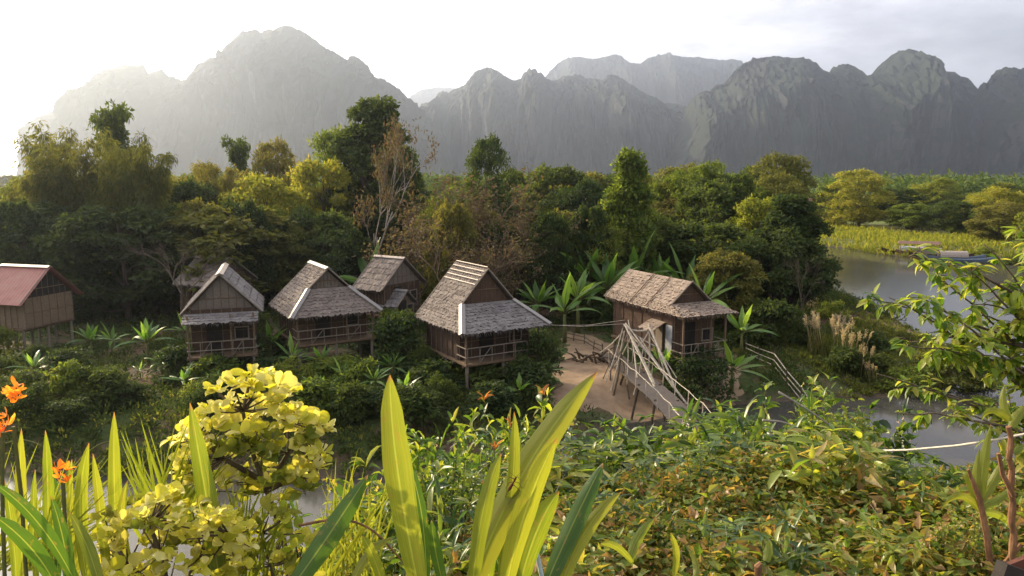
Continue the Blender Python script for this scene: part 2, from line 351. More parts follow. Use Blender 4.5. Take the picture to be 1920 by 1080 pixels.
# ------------------------------------------------------------------ terrain and river
RIV = np.array([(-400, 31), (-80, 29.5), (-45, 28.6), (-23, 29.2), (-13, 28.4), (-7.5, 28.3), (-3, 29.3), (1, 30.8), (4.6, 34.4), (7.4, 36), (9.7, 37.6), (13, 38.4), (17.3, 38.9),
    (22.4, 39.9), (28, 42.8), (31, 46), (32, 50), (31.5, 56), (32.5, 61.8), (33.4, 71.3), (34.6, 82), (38.5, 93), (42, 108), (46, 124), (50, 133), (56, 126), (57.5, 114), (60, 109), (66, 113.5), (72, 112), (76, 108),
    (84, 101), (100, 93), (150, 86), (300, 80), (300, 60), (120, 62), (80, 60), (62, 54), (56, 46), (50, 36), (42, 27), (34, 22), (24, 19), (12, 17), (0, 16), (-20, 16), (-60, 17), (-400, 18)], float)
POND = np.array([(92, 262), (112, 262), (122, 300), (125, 350), (100, 352), (96, 300)], float)
def sdist(P, poly):
    P = np.asarray(P, float); d = np.full(len(P), 1e9); ins = np.zeros(len(P), bool)
    for a, b in zip(poly, np.roll(poly, -1, 0)):
        ab = b-a; t = np.clip(((P-a)@ab)/(ab@ab), 0, 1); q = P-(a+t[:, None]*ab)
        d = np.minimum(d, np.hypot(q[:, 0], q[:, 1]))
        c = ((a[1] > P[:, 1]) != (b[1] > P[:, 1])); xx = a[0]+(P[:, 1]-a[1])/(b[1]-a[1]+1e-12)*ab[0]
        ins ^= c & (P[:, 0] < xx)
    return np.where(ins, -d, d)
def vn(x, y, s, seed=0.0):
    return np.sin(x*s*1.3+seed)*np.cos(y*s*1.1+seed*2)+.5*np.sin(x*s*2.9+y*s*2.3+seed*3)+.25*np.cos(x*s*6.1-y*s*5.3+seed)
def hts(x, y):
    x = np.asarray(x, float); y = np.asarray(y, float); sh = x.shape; x = x.ravel(); y = y.ravel()
    P = np.stack([x, y], 1); d = sdist(P, RIV); dp = sdist(P, POND)
    top = 1.15+.12*vn(x, y, .25)+.5*S3((y-120)/300)
    low = S3((x-17)/4)*S3((62-y)/8)*S3((34-x)/4+1)                        # the low sandbar
    top = top*(1-.72*low)
    bank = np.where(d < 0, np.maximum(-1.2, d*.35), top*S3(d/4.0))
    bank = np.where(dp < 0, -.3, bank*np.clip(.0+dp/6, 0, 1)*1.0+np.minimum(bank, 0)*0)
    hill = np.interp(y, [-400, 0, 3, 4.5, 6, 9, 12, 15.2], [10.5, 10.35, 10.1, 9.9, 9.1, 6.0, 2.8, 0])
    left = S3((.3-x)/2.0)
    hill2 = np.interp(y, [-400, 0, 2.2, 3.2, 6, 9, 12, 15.2], [10.5, 10.35, 10.1, 9.5, 7.0, 4.3, 2.2, 0])
    hill = hill*(1-left)+hill2*left+.05*vn(x, y, 1.4, 2)*(hill > .3)
    z = np.where(y < 15.2, np.maximum(hill, bank), bank)
    z = z+.5*S3((np.hypot(x, y)-150)/500)*vn(x, y, .013)
    return z.reshape(sh)
def ht(x, y): return float(hts(np.array([x]), np.array([y]))[0])
ys = np.concatenate([np.linspace(-60, -2, 12), np.linspace(0, 20, 41), np.linspace(20.6, 75, 90), 75+np.cumsum(.8*1.055**np.arange(104))])
ys = ys[ys < 9000]
xs = np.concatenate([np.linspace(0, 45, 76), 45+np.cumsum(.75*1.075**np.arange(92))]); xs = xs[xs < 9000]; xs = np.concatenate([-xs[:0:-1], xs])
X, Y = np.meshgrid(xs, ys); Z = hts(X, Y)
g = Geo(); nx, ny = len(xs), len(ys)
i = (np.arange(ny-1)*nx)[:, None]; j = np.arange(nx-1)[None]
g.add(np.stack([X, Y, Z], -1).reshape(-1, 3), np.stack([i+j, i+j+1, i+nx+j+1, i+nx+j], -1).reshape(-1, 4))
o = g.build('ground', M['ground'], smooth=True); o['kind'] = 'structure'
g = Geo(); g.add([(-400, 10, 0), (300, 10, 0), (300, 140, 0), (-400, 140, 0)], [(0, 1, 2, 3)])
o = g.build('river_water', M['water']); o['kind'] = 'structure'
g = Geo(); g.add([(85, 255, .0), (130, 255, .0), (130, 358, .0), (85, 358, .0)], [(0, 1, 2, 3)])
o = g.build('pond_water', M['water']); o['kind'] = 'structure'

def patch(name, poly, mat, step=.5, lift=.03):
    poly = np.array(poly, float); lo = poly.min(0); hi = poly.max(0)
    ax = np.arange(lo[0], hi[0]+step, step); ay = np.arange(lo[1], hi[1]+step, step)
    A, B = np.meshgrid(ax, ay); d = sdist(np.stack([A.ravel(), B.ravel()], 1), poly).reshape(A.shape)+.35*vn(A, B, 1.1, 5)
    Zp = hts(A, B)+np.clip(-d*.08, -.25, lift)
    idx = (np.arange(len(ay)-1)*len(ax))[:, None]+np.arange(len(ax)-1)[None]
    dc = np.minimum(np.minimum(d[:-1, :-1], d[1:, :-1]), np.minimum(d[:-1, 1:], d[1:, 1:]))
    idx = idx[dc < .4]
    g = Geo(); g.add(np.stack([A, B, Zp], -1).reshape(-1, 3), np.stack([idx, idx+1, idx+len(ax)+1, idx+len(ax)], -1))
    o = g.build(name, mat, smooth=True); o['kind'] = 'structure'; return o
def pxpoly(pts, z=1.1): return [tuple(gz(a, b, z)[:2]) for a, b in pts]
SANDP = pxpoly([(1052, 618), (1110, 632), (1150, 655), (1215, 700), (1290, 715), (1385, 680), (1398, 700), (1370, 728), (1260, 752), (1180, 750), (1130, 745), (1035, 752), (1045, 700), (1062, 660)])
patch('sandy_path', SANDP, M['sand'], .35)
patch('sandbar_path', pxpoly([(1560, 548), (1600, 555), (1660, 580), (1720, 612), (1800, 640), (1790, 655), (1700, 628), (1640, 600), (1580, 575)], .5), M['sand'], .6)
patch('bank_soil_path', pxpoly([(20, 745), (90, 705), (180, 690), (280, 700), (300, 722), (200, 722), (120, 745), (70, 765)], .9), M['sand'], .4)
patch('field_soil', pxpoly([(1500, 372), (1560, 378), (1558, 396), (1505, 398)], 1.5), M['red_soil'], 3.0, .05)

# ------------------------------------------------------------------ mountains
def mountain(name, sil, Y0, front, back, seed, rough=1.0, mat=None, cliff=.55):
    sil = np.array(sil, float); L = np.abs(np.diff(sil[:, 0])); s = np.concatenate([[0], np.cumsum(np.hypot(np.diff(sil[:, 0]), np.diff(sil[:, 1])))])
    n = int(s[-1]/2.2); u = np.linspace(0, s[-1], n)
    px = np.interp(u, s, sil[:, 0]); py = np.interp(u, s, sil[:, 1])
    R = np.array([gy(a, b, Y0) for a, b in zip(px, py)])
    vs = np.concatenate([np.linspace(0, .5, 60), np.linspace(.53, 1, 10)]); g = Geo(); V = np.zeros((len(vs), n, 3))
    for a, v in enumerate(vs):
        if v <= .5:
            t = v/.5; yy = Y0-front*(1-t)**1.0; prof = cliff*S3((t-.10-.10*noise.noise(Vector((R[0, 0]*.004+a*0, seed, 0))))/.34)+(1-cliff)*t**1.25
        else:
            t = (v-.5)/.5; yy = Y0+back*t; prof = 1-S3(t)
        for b in range(n):
            w = (min(1, v*7)*min(1, (.5-v)*9+.12))*rough if v <= .5 else .3*rough
            p = Vector((R[b, 0]*.006+seed, v*4.0, R[b, 2]*.002))
            q = Vector((R[b, 0]*.022+seed, v*9.0, 3.3))
            dn = noise.noise(p)*1.0+noise.noise(q)*.5+noise.noise(q*2.7)*.34+noise.noise(q*6.1)*.2
            rid = 1-abs(noise.noise(Vector((R[b, 0]*.011+seed*3, 1.7, v*1.2))))*2.0
            hgt = max(R[b, 2], 5)
            z = prof*hgt*(1+.13*w*(dn+.5*noise.noise(q*4.3)))-5*(1-prof)
            y_ = yy+w*front*.20*(dn*1.15+.9*rid-.5)
            V[a, b] = (R[b, 0]*(yy/Y0*.5+.5)+w*12*dn, y_, z)
            if abs(v-.5) < 1e-6: V[a, b] = R[b]+np.array([0, 0, 5*noise.noise(Vector((R[b, 0]*.06, seed, 1)))+4*noise.noise(Vector((R[b, 0]*.17, seed, 2)))])
    i = (np.arange(len(vs)-1)*n)[:, None]; j = np.arange(n-1)[None]
    g.add(V.reshape(-1, 3), np.stack([i+j, i+j+1, i+n+j+1, i+n+j], -1).reshape(-1, 4))
    o = g.build(name, mat or M['rock'], smooth=False); o['kind'] = 'structure'; return o
LEFTM = [(98, 345), (103, 300), (106, 255), (109, 207), (125, 200), (137, 193), (150, 188), (158, 190), (165, 182), (187, 172), (190, 160), (205, 138), (222, 125), (240, 121), (270, 123), (278, 138), (282, 143),
 (290, 132), (302, 130), (312, 137), (316, 147), (325, 143), (330, 150), (350, 150), (355, 140), (362, 130), (372, 120), (385, 113), (398, 106), (404, 110), (405, 121), (412, 120), (422, 110), (427, 98), (432, 82),
 (440, 70), (450, 62), (465, 56), (482, 54), (490, 62), (497, 56), (515, 54), (520, 50), (535, 48), (555, 52), (572, 62), (590, 75), (610, 90), (635, 102), (652, 112), (655, 107), (665, 105), (680, 113), (692, 128),
 (700, 144), (715, 146), (730, 155), (750, 170), (770, 190), (790, 210), (810, 230), (825, 250), (833, 275), (838, 300), (842, 345)]
MIDM = [(760, 330), (775, 230), (790, 197), (800, 192), (815, 187), (822, 175), (830, 171), (840, 173), (855, 165), (872, 160), (880, 148), (890, 135), (905, 128), (920, 128), (935, 135), (950, 147), (965, 152), (975, 150), (980, 140),
 (990, 134), (1005, 136), (1020, 143), (1030, 150), (1045, 152), (1055, 143), (1075, 140), (1090, 142), (1110, 148), (1130, 150), (1140, 141), (1150, 140), (1165, 147), (1185, 160), (1205, 172), (1225, 183), (1245, 193),
 (1255, 193), (1270, 197), (1285, 205), (1300, 215), (1330, 250), (1360, 290), (1390, 335)]
FARM = [(985, 200), (1010, 160), (1030, 135), (1045, 120), (1065, 108), (1085, 106), (1110, 110), (1130, 108), (1148, 102), (1165, 104), (1180, 118), (1200, 120), (1215, 108), (1235, 103), (1260, 103), (1280, 107), (1310, 107),
 (1330, 110), (1360, 113), (1375, 110), (1392, 115), (1400, 130), (1430, 200), (1460, 260)]
RIGHTM = [(1230, 335), (1255, 280), (1275, 240), (1285, 210), (1290, 195), (1305, 178), (1325, 170), (1335, 172), (1345, 160), (1360, 158), (1368, 150), (1375, 138), (1395, 122), (1420, 110), (1450, 107), (1485, 108), (1500, 107),
 (1515, 110), (1530, 118), (1545, 133), (1555, 135), (1562, 125), (1580, 121), (1600, 122), (1612, 133), (1622, 143), (1632, 140), (1650, 123), (1670, 105), (1690, 95), (1705, 93), (1720, 97), (1740, 110), (1755, 123),
 (1765, 138), (1775, 135), (1790, 134), (1800, 143), (1812, 144), (1820, 150), (1828, 168), (1840, 190), (1860, 230), (1900, 300), (1910, 340)]
ENDM = [(1790, 335), (1805, 250), (1822, 190), (1833, 168), (1838, 160), (1845, 153), (1855, 158), (1858, 142), (1868, 132), (1885, 126), (1905, 129), (1925, 130), (1960, 122), (2010, 140), (2080, 170), (2160, 230), (2260, 330)]
PALEM = [(700, 300), (740, 210), (770, 180), (790, 168), (820, 163), (850, 165), (880, 172), (930, 200), (980, 280)]
mountain('mountain', LEFTM, 1900, 420, 500, 1.3)
mountain('mountain', MIDM, 2500, 650, 500, 7.7)
mountain('mountain', RIGHTM, 2050, 430, 500, 4.1)
mountain('mountain', ENDM, 1850, 330, 500, 9.9)
mountain('mountain', FARM, 4100, 800, 700, 12.4)
mountain('mountain', PALEM, 5200, 800, 600, 15.2)

# ------------------------------------------------------------------ vegetation builders
def rs(seed): return np.random.RandomState(seed)
def sph(r, n):
    v = r.normal(size=(n, 3)); return unit(v)
def add_clump(g, r, c, rad, n, ll, lw, flat=.7, droop=.35):
    d = sph(r, n); d[:, 2] = np.abs(d[:, 2])*1.0-.25*(r.rand(n))
    p = c+d*rad*np.array([1, 1, flat])*r.uniform(.55, 1.08, (n, 1))
    D = unit(d*.7+sph(r, n)*.8+np.array([0, 0, -droop])); U = unit(d+np.array([0, 0, .8])+sph(r, n)*.6)
    s = r.uniform(.7, 1.3, n)
    g.diamonds(p, D, U, ll*s, lw*s)
def tree_proto(name, seed, H=10., R=4., shape='round', base=.25, nc=70, nl=110, ll=.34, lw=.19, leaf='leaf_mid', trunk_r=.22, lean=.04, bark='bark', cr=.24):
    """trunk with limbs + crown of leaf clumps; origin at the foot"""
    r = rs(seed); root = bpy.data.objects.new(name, None); COL.objects.link(root)
    t = Geo(); c = Geo()
    top = np.array([r.uniform(-1, 1)*lean*H, r.uniform(-1, 1)*lean*H, H*.86])
    zs = np.linspace(0, 1, 7); P = np.stack([top[0]*zs**1.5+.06*H*.3*np.sin(zs*5+seed), top[1]*zs**1.5, top[2]*zs], 1); P[0, :2] = 0
    t.tube(P, trunk_r*(1-.85*zs)**.9*H/10+.015, 8)
    cs = []
    for k in range(nc):
        f = r.rand()**.85; z = base+(1-base)*f
        if shape == 'round': e = math.sqrt(max(0, 1-((z-(base+1)/2)/((1-base)/2))**2))*.95+.08
        elif shape == 'cone': e = (1-f)**.75*.95+.06
        elif shape == 'tall': e = min(1, (1-f)*3.0+.35)*(.80+.20*math.sin(f*7+seed))
        elif shape == 'flat': e = math.sin(min(1, f*1.25+.15)*math.pi)**.5 if f < .8 else .55; e = max(e, .2)
        else: e = 1-.5*f
        a = r.rand()*2*math.pi; q = r.uniform(.45, 1)**.6*e*R*(1+.22*math.sin(a*3+seed))
        cs.append(np.array([math.cos(a)*q+top[0]*f, math.sin(a)*q+top[1]*f, z*H-.06*H*(q/R)]))
    for k, p in enumerate(cs):
        rad = cr*R*r.uniform(.7, 1.3)
        add_clump(c, r, p, rad, int(nl*r.uniform(.7, 1.3)), ll, lw)
        if k % 3 == 0:
            f0 = max(.12, min(.9, p[2]/H-r.uniform(.15, .3))); a0 = np.array([np.interp(f0, zs, P[:, i_]) for i_ in range(3)])
            mid = (a0+p)/2+np.array([0, 0, -.04*H])+sph(r, 1)[0]*.03*H
            t.tube([a0, mid, p], [trunk_r*.38*H/10, trunk_r*.22*H/10, .02], 5)
    t.build('trunk', M[bark], root, smooth=True); c.build('crown', M[leaf], root)
    root['H'] = H; root['R'] = R; return root
def bamboo_proto(name, seed, H=14., R=5., nculm=34, leaf='leaf_mid', nl=46):
    r = rs(seed); root = bpy.data.objects.new(name, None); COL.objects.link(root); t = Geo(); c = Geo()
    for k in range(nculm):
        a = r.rand()*2*math.pi; h = H*r.uniform(.55, 1.0); o_ = R*r.uniform(.25, 1.0)*(1.15-.45*h/H); b0 = np.array([math.cos(a), math.sin(a), 0])*R*.16*r.rand()
        u = np.linspace(0, 1, 9); dr = np.array([math.cos(a), math.sin(a), 0])
        P = b0+dr*(o_*u[:, None]**2.1)+np.array([0, 0, 1])*(h*(u-.10*u**4)[:, None])
        t.tube(P, .055*(1-.85*u), 4)
        for m_ in range(16):
            f = r.uniform(.28, 1.0); p = np.array([np.interp(f, u, P[:, q]) for q in range(3)])
            n = int(nl*r.uniform(.6, 1.2)); rad = r.uniform(.55, 1.05)*(.55+.5*(1-abs(f-.6)))*H/14
            d = sph(r, n); pp = p+d*rad*np.array([1, 1, .6])*r.uniform(.3, 1, (n, 1))+dr*r.uniform(0, .3, (n, 1))
            g_ = d*.6+np.array([0, 0, -.75])+sph(r, n)*.45
            c.diamonds(pp, unit(g_), unit(sph(r, n)+np.array([0, 0, .6])), r.uniform(.28, .52, n)*H/14, r.uniform(.07, .13, n)*H/14)
    t.build('trunk', M['culm'], root); c.build('crown', M[leaf], root); root['H'] = H; root['R'] = R; return root
def branch_rec(g, r, p, d, L, rad, depth, tips, spread=.55, up=.12, n=5):
    k = 4; pts = [p]; dd_ = d.copy()
    for _ in range(k):
        dd_ = unit(dd_+sph(r, 1)[0]*.16+np.array([0, 0, up*.4])); pts.append(pts[-1]+dd_*L/k)
    g.tube(pts, np.linspace(rad, rad*.62, k+1), n, cap=False)
    if depth == 0: tips.append((pts[-1], dd_)); return
    for c_ in range(r.randint(2, 4) if depth > 1 else r.randint(3, 5)):
        q = pts[r.randint(2, k+1)]; nd = unit(dd_+unit(np.cross(dd_, sph(r, 1)[0]))*spread*r.uniform(.7, 1.4)+np.array([0, 0, up]))
        branch_rec(g, r, q, nd, L*r.uniform(.62, .85), rad*.58, depth-1, tips, spread, up, 4 if depth > 1 else 3)
def bare_proto(name, seed, H=9., depth=5, bark='bark_pale', leaves=0, leaf='leaf_dry', rad=.13, up=.12, spread=.55, L=None, boles=1):
    r = rs(seed); root = bpy.data.objects.new(name, None); COL.objects.link(root); t = Geo(); tips = []
    for b_ in range(boles):
        branch_rec(t, r, np.array([.25*b_, .0, 0]), unit(np.array([r.uniform(-.35, .35)*(boles > 1), r.uniform(-.3, .3)*(boles > 1), 1.0])), L or H*.3, rad, depth, tips, spread, up, 7)
    t.build('trunk', M[bark], root, smooth=True)
    if leaves:
        c = Geo(); T = np.array([a for a, b in tips]); n = leaves
        k = r.randint(0, len(T), n); p = T[k]+sph(r, n)*r.uniform(.05, .55, (n, 1))
        c.diamonds(p, unit(sph(r, n)+np.array([0, 0, -.3])), sph(r, n), r.uniform(.12, .26, n), r.uniform(.06, .13, n)); c.build('crown', M[leaf], root)
    z = max(a[2] for a, b in tips); w = np.percentile([math.hypot(a[0], a[1]) for a, b in tips], 90)
    root['H'] = float(z); root['R'] = float(max(w, .5)); return root
def bush_proto(name, seed, H=2., R=1.6, nc=26, nl=90, ll=.2, lw=.11, leaf='leaf_dark'):
    r = rs(seed); root = bpy.data.objects.new(name, None); COL.objects.link(root); t = Geo(); c = Geo()
    for k in range(nc):
        a = r.rand()*2*math.pi; f = r.rand(); q = R*.85*math.sqrt(r.rand())*math.cos(f*1.2); p = np.array([math.cos(a)*q, math.sin(a)*q, H*(.12+.75*f)])
        add_clump(c, r, p, R*.3*r.uniform(.7, 1.3), int(nl*r.uniform(.6, 1.3)), ll, lw, .8)
        if k % 2 == 0: t.tube([np.array([p[0]*.1, p[1]*.1, -.1]), p*np.array([.5, .5, .6]), p], [.035, .02, .008], 4)
    t.build('stem', M['bark'], root); c.build('foliage', M[leaf], root); root['H'] = H; root['R'] = R; return root
def banana_proto(name, seed, H=3.6, n=9, ll=2.1, lw=.55, leaf='banana'):
    r = rs(seed); root = bpy.data.objects.new(name, None); COL.objects.link(root); t = Geo(); c = Geo()
    hs = H*.48; t.tube([(0, 0, 0), (.04, .02, hs*.5), (.02, .05, hs)], [.14, .11, .07], 8); ns = 13
    for k in range(n):
        a = k*2.4+r.uniform(-.3, .3); e = math.radians(r.uniform(35, 80) if k < n-2 else 86); L = ll*r.uniform(.75, 1.1); dr = np.array([math.cos(a), math.sin(a), 0])
        u = np.linspace(0, 1, ns); x = np.cumsum(np.cos(e-u*1.75*(1.25-e/1.6)))*L/ns*1.25; z = np.cumsum(np.sin(e-u*1.75*(1.25-e/1.6)))*L/ns*1.25
        P = np.array([.02, .05, hs-.1])+dr*x[:, None]+np.array([0, 0, 1])*z[:, None]
        w = lw*np.clip(np.sin(np.clip((u-.14)/.86, 0, 1)**.7*math.pi), .03, 1)*r.uniform(.8, 1.1); w[-1] = .02
        sd_ = np.array([-dr[1], dr[0], 0]); T = unit(np.gradient(P, axis=0)); U = np.cross(sd_, T); U *= np.sign(U[:, 2:3]+1e-6)
        jag = r.uniform(.72, 1.05, (2, ns)); fo = .22+.2*r.rand()
        V = np.stack([P-sd_*(w*jag[0]/2)[:, None]-U*(w*fo)[:, None]*.6, P, P+sd_*(w*jag[1]/2)[:, None]-U*(w*fo)[:, None]*.6], 1).reshape(-1, 3)
        q = []
        for s_ in range(ns-1):
            b_ = s_*3; q += [(b_, b_+1, b_+4, b_+3), (b_+1, b_+2, b_+5, b_+4)]
        c.add(V, q); t.tube(P[:8], np.linspace(.035, .012, 8), 4)
    t.build('stem', M['stem_green'], root, smooth=True); c.build('leaf_fronds', M[leaf], root); root['H'] = H; root['R'] = ll*.8; return root
def reed_proto(name, seed, H=2.2, n=150):
    r = rs(seed); root = bpy.data.objects.new(name, None); COL.objects.link(root); c = Geo(); p_ = Geo()
    a = r.rand(n)*6.28; P = np.stack([np.cos(a), np.sin(a), 0*a], 1)*r.uniform(0, .45, (n, 1)); D = unit(P*1.0+sph(r, n)*.2+np.array([0, 0, 1.6]))
    c.ribbon(P, D, unit(P+np.array([0, 0, .3])+sph(r, n)*.2), H*r.uniform(.5, .9, n), .035, [0, .3, .6, .85, 1], [.8, 1, .8, .5, .05], bend=.35)
    for k in range(13):
        b_ = P[k]; d = unit(D[k]+np.array([.15, 0, .8])); tp = b_+d*H*r.uniform(.8, 1.05); p_.tube([b_, (b_+tp)/2, tp], [.012, .01, .006], 3)
        m_ = 36; f = r.rand(m_); q = tp+d*(f[:, None]-.2)*.5+sph(r, m_)*.05
        p_.diamonds(q, unit(d+sph(r, m_)*.5+np.array([.4, 0, -.2])), sph(r, m_), .12, .04)
    c.build('leaf_blades', M['grassy'], root); p_.build('plume', M['plume'], root); root['H'] = H; root['R'] = .9; return root

USED = {}
def put(proto, loc, label, cat, H=None, R=None, rz=None, group=None, mat=None, mname='crown', name=None, tilt=0):
    H0, R0 = proto['H'], proto['R']; first = proto.name not in USED; USED.setdefault(proto.name, 0); USED[proto.name] += 1
    o = proto if first else copy_tree(proto)
    o.location = loc; sz = (H or H0)/H0; sx = (R or R0*sz)/R0; o.scale = (sx, sx, sz)
    o.rotation_euler = (tilt, 0, (USED[proto.name]*2.399) if rz is None else rz)
    for k_ in ('H', 'R'):
        if k_ in o.keys() and not first: del o[k_]
    if group: o['group'] = group
    elif 'group' in o.keys(): del o['group']
    o['label'] = label; o['category'] = cat
    if mat:
        for ch in o.children:
            if ch.name.split('.')[0] == mname:
                ch.material_slots[0].link = 'OBJECT'; ch.material_slots[0].material = M[mat]
    return o
def ptree(proto, px, top, wpx, Yd, label, mat=None, cat='tree', group=None, rz=None, foot=None, mname='crown'):
    p = gy(px, top, Yd); z0 = ht(p.x, Yd) if foot is None else foot; z0 -= .05
    dist = Yd*CP-(p.z-CZ)*SP
    return put(proto, (p.x, Yd, z0), label, cat, H=(p.z-z0)*(1.13 if 'bamboo' in proto.name else 1.03), R=wpx/2*dist/F*(1.3 if 'bamboo' in proto.name else 1.12 if 'tall' in proto.name else 1.18), mat=mat, group=group, rz=rz, mname=mname)

# ------------------------------------------------------------------ houses
def slope(g, a, b, c, d, n=7, th=.045, seed=0, rag=.08, over=.12, col=.085):
    """one roof slope of overlapping ragged thatch courses: a b the top edge, d c the bottom edge"""
    r = rs(seed); a, b, c, d = [np.array(v, float) for v in (a, b, c, d)]
    nr = unit(np.cross(b-a, d-a)); nr = nr*(1 if nr[2] > 0 else -1)
    for k in range(n):
        t0, t1 = k/n, (k+1)/n+over/n*(1.6)
        p0, p1 = a+(d-a)*t0, b+(c-b)*t0; q0, q1 = a+(d-a)*t1, b+(c-b)*t1
        m = max(6, int(np.linalg.norm(q1-q0)/col)); u = np.linspace(0, 1, m+1)[:, None]
        top = p0+(p1-p0)*u+nr*th*.35; dn = unit((d-a)*1.0+(c-b)*1.0)
        j = r.uniform(-rag, rag, (m+1, 1)); bot = q0+(q1-q0)*u+dn*j+nr*(th*1.0+r.uniform(-.02, .035, (m+1, 1))); und = bot-nr*(th*.8); ut = top-nr*th*.8
        V = np.stack([top, (top+bot)/2+nr*r.uniform(-.01, .03, (m+1, 1)), bot, und, ut], 1).reshape(-1, 3); q = []
        for s_ in range(m):
            e = s_*5; q += [(e, e+1, e+6, e+5), (e+1, e+2, e+7, e+6), (e+2, e+3, e+8, e+7), (e+3, e+4, e+9, e+8)]
        q += [(0, 4, 3, 2)][:0]
        g.add(V, q)
    m = int(np.linalg.norm(c-d)*22); u = r.rand(m, 1); dn = unit((d-a)+(c-b))         # straw ends hanging off the eave
    g.diamonds(d+(c-d)*u-nr*.01-dn*.1, unit(dn+sph(r, m)*.25+np.array([0, 0, -.35])), nr+sph(r, m)*.2, r.uniform(.12, .34, m), .03)
def strip(g, a, b, w, nr, th=.03, up=.1):
    """a folded sheet of tin along a ridge or hip from a to b"""
    a = np.array(a, float); b = np.array(b, float); nr = unit(np.array(nr, float)); T = unit(b-a); sd_ = np.cross(T, nr)
    k = 6; u = np.linspace(0, 1, k+1)[:, None]; r = rs(int(abs(a[0]*100)) % 999)
    C = a+(b-a)*u+nr*(up+r.uniform(0, .02, (k+1, 1))); Lf = C-sd_*w-nr*w*.55; Rt = C+sd_*w-nr*w*.55
    V = np.stack([Lf, C, Rt, Lf-nr*th, C-nr*th, Rt-nr*th], 1).reshape(-1, 3); q = []
    for s_ in range(k):
        e = s_*6; q += [(e, e+1, e+7, e+6), (e+1, e+2, e+8, e+7), (e+4, e+3, e+9, e+10), (e+5, e+4, e+10, e+11), (e+3, e, e+6, e+9), (e+2, e+5, e+11, e+8)]
    q += [(0, 3, 4, 1), (1, 4, 5, 2), (k*6, k*6+1, k*6+4, k*6+3), (k*6+1, k*6+2, k*6+5, k*6+4)]
    g.add(V, q)
def hut(q, label, style, zf=2.75, cat='hut', thatch_m='thatch_brown', skirt_m='thatch_grey', wall_m='weave_brown', gable_m='weave_grey',
        cap_m='tin', seed=1, veranda=True, ridge_cap=True, hip_cap=True, courses=8, deck=True):
    x, y, rz, Wd, L, ze, zr, yf, zs = q; z0 = ht(x, y)-.02
    T = thing('thatched_hut', (x, y, z0), label, cat, None, rz); ze -= z0; zr -= z0; zs -= z0; zf -= z0
    hw = Wd/2; F0 = -L/2; G = F0+yf; B = L/2; hx = hw*(zr-zs)/(zr-ze); e = .0
    # main slopes run from the gable plane to the back, then (hip style) on to the front corner
    for sgn in (-1, 1):
        g = Geo(); a, b = (0, B, zr), (0, G, zr); c = (sgn*hx, G, zs); mid = (sgn*hx, B, zs)
        slope(g, a, b, c, mid, int(courses*.8), seed=seed+sgn)
        if style == 'hip': slope(g, mid, c, (sgn*hw, F0, ze), (sgn*hw, B, ze), int(courses*.8), seed=seed+5+sgn)
        else: slope(g, mid, c, (sgn*hw, G, ze), (sgn*hw, B, ze), courses//2, seed=seed+5+sgn)
        g.build('roof_slope', M[thatch_m], T)
    if style in ('hip', 'lean'):
        g = Geo()
        if style == 'hip': slope(g, (-hx, G+.02, zs), (hx, G+.02, zs), (hw, F0, ze), (-hw, F0, ze), int(courses*.9), seed=seed+9)
        else: slope(g, (-hw*.93, G-.05, zs), (hw*.93, G-.05, zs), (hw*.93, F0, ze-.28), (-hw*.93, F0, ze-.28), 4, seed=seed+9)
        g.build('skirt_roof', M[skirt_m], T)
    if ridge_cap:
        g = Geo(); strip(g, (0, B+.1, zr), (0, G-.12, zr), .2, (0, 0, 1)); g.build('ridge_cap', M['tin_rusty' if cap_m != 'tin' else 'tin'], T)
    if hip_cap and style == 'hip':
        for sgn in (-1, 1):
            g = Geo(); strip(g, (sgn*hx, G-.05, zs+.02), (sgn*(hw+.05), F0-.05, ze+.04), .17, (sgn*.5, -.5, 1.0), up=.10); g.build('hip_cap', M[cap_m], T)
    for sgn in (-1, 1):                                              # bargeboards along the gable edge
        for yy in (G-.06, B+.04):
            g = Geo(); zz_ = zs if style == 'hip' and yy < 0 else ze; xx = hx if style == 'hip' and yy < 0 else hw
            g.bar((0, yy, zr+.03), (sgn*xx*1.02, yy, zz_+.02), .045, 5); g.build('bargeboard', M['wood_grey'], T)
    # gable wall: front + back triangles
    for yy in (G+.22, B-.3):
        g = Geo(); h2 = (zs if style == 'hip' and yy < 0 else ze); w2 = hw*(zr-h2)/(zr-ze)-.12
        V = [(-w2, yy, h2-.05), (w2, yy, h2-.05), (0, yy, zr-.12), (-w2, yy+.06, h2-.05), (w2, yy+.06, h2-.05), (0, yy+.06, zr-.12)]
        g.add(V, [(0, 3, 4, 1), (1, 4, 5, 2), (2, 5, 3, 0)], [(0, 1, 2), (3, 5, 4)]); gw = g.build('gable_wall', M[gable_m], T); g = Geo()
        for k in range(-4, 5):
            xx = w2*k/5; g.bar((xx, yy-.02*(1 if yy < 0 else -3), h2-.02), (xx, yy-.02*(1 if yy < 0 else -3), h2+(zr-h2-.15)*(1-abs(k)/5)), .018, 4)
        g.bar((-w2*.6, yy-.03*(1 if yy < 0 else -3), h2+(zr-h2)*.38), (w2*.6, yy-.03*(1 if yy < 0 else -3), h2+(zr-h2)*.38), .025, 4)
        g.build('gable_battens', M['wood'], gw)
    iw = hw-.45; wf = (F0+1.35 if veranda else F0+.45 if style != 'plain' else G+.25); wb = B-.35; h = ze-zf+.25
    g = Geo(); g.box((0, wf, zf+h/2), (2*iw, .07, h)); g.build('front_wall', M[wall_m], T)
    g = Geo(); g.box((0, wb, zf+h/2), (2*iw, .07, h)); g.build('back_wall', M[wall_m], T)
    for sgn in (-1, 1):
        g = Geo(); g.box((sgn*(iw-.04), (wf+wb)/2, zf+h/2), (.06, wb-wf-.08, h)); g.build('side_wall', M[wall_m], T)
    g = Geo(); g.box((-.1*Wd, wf-.06, zf+.9), (.8, .04, min(1.75, h-.1))); g.build('door', M['dark'], T)
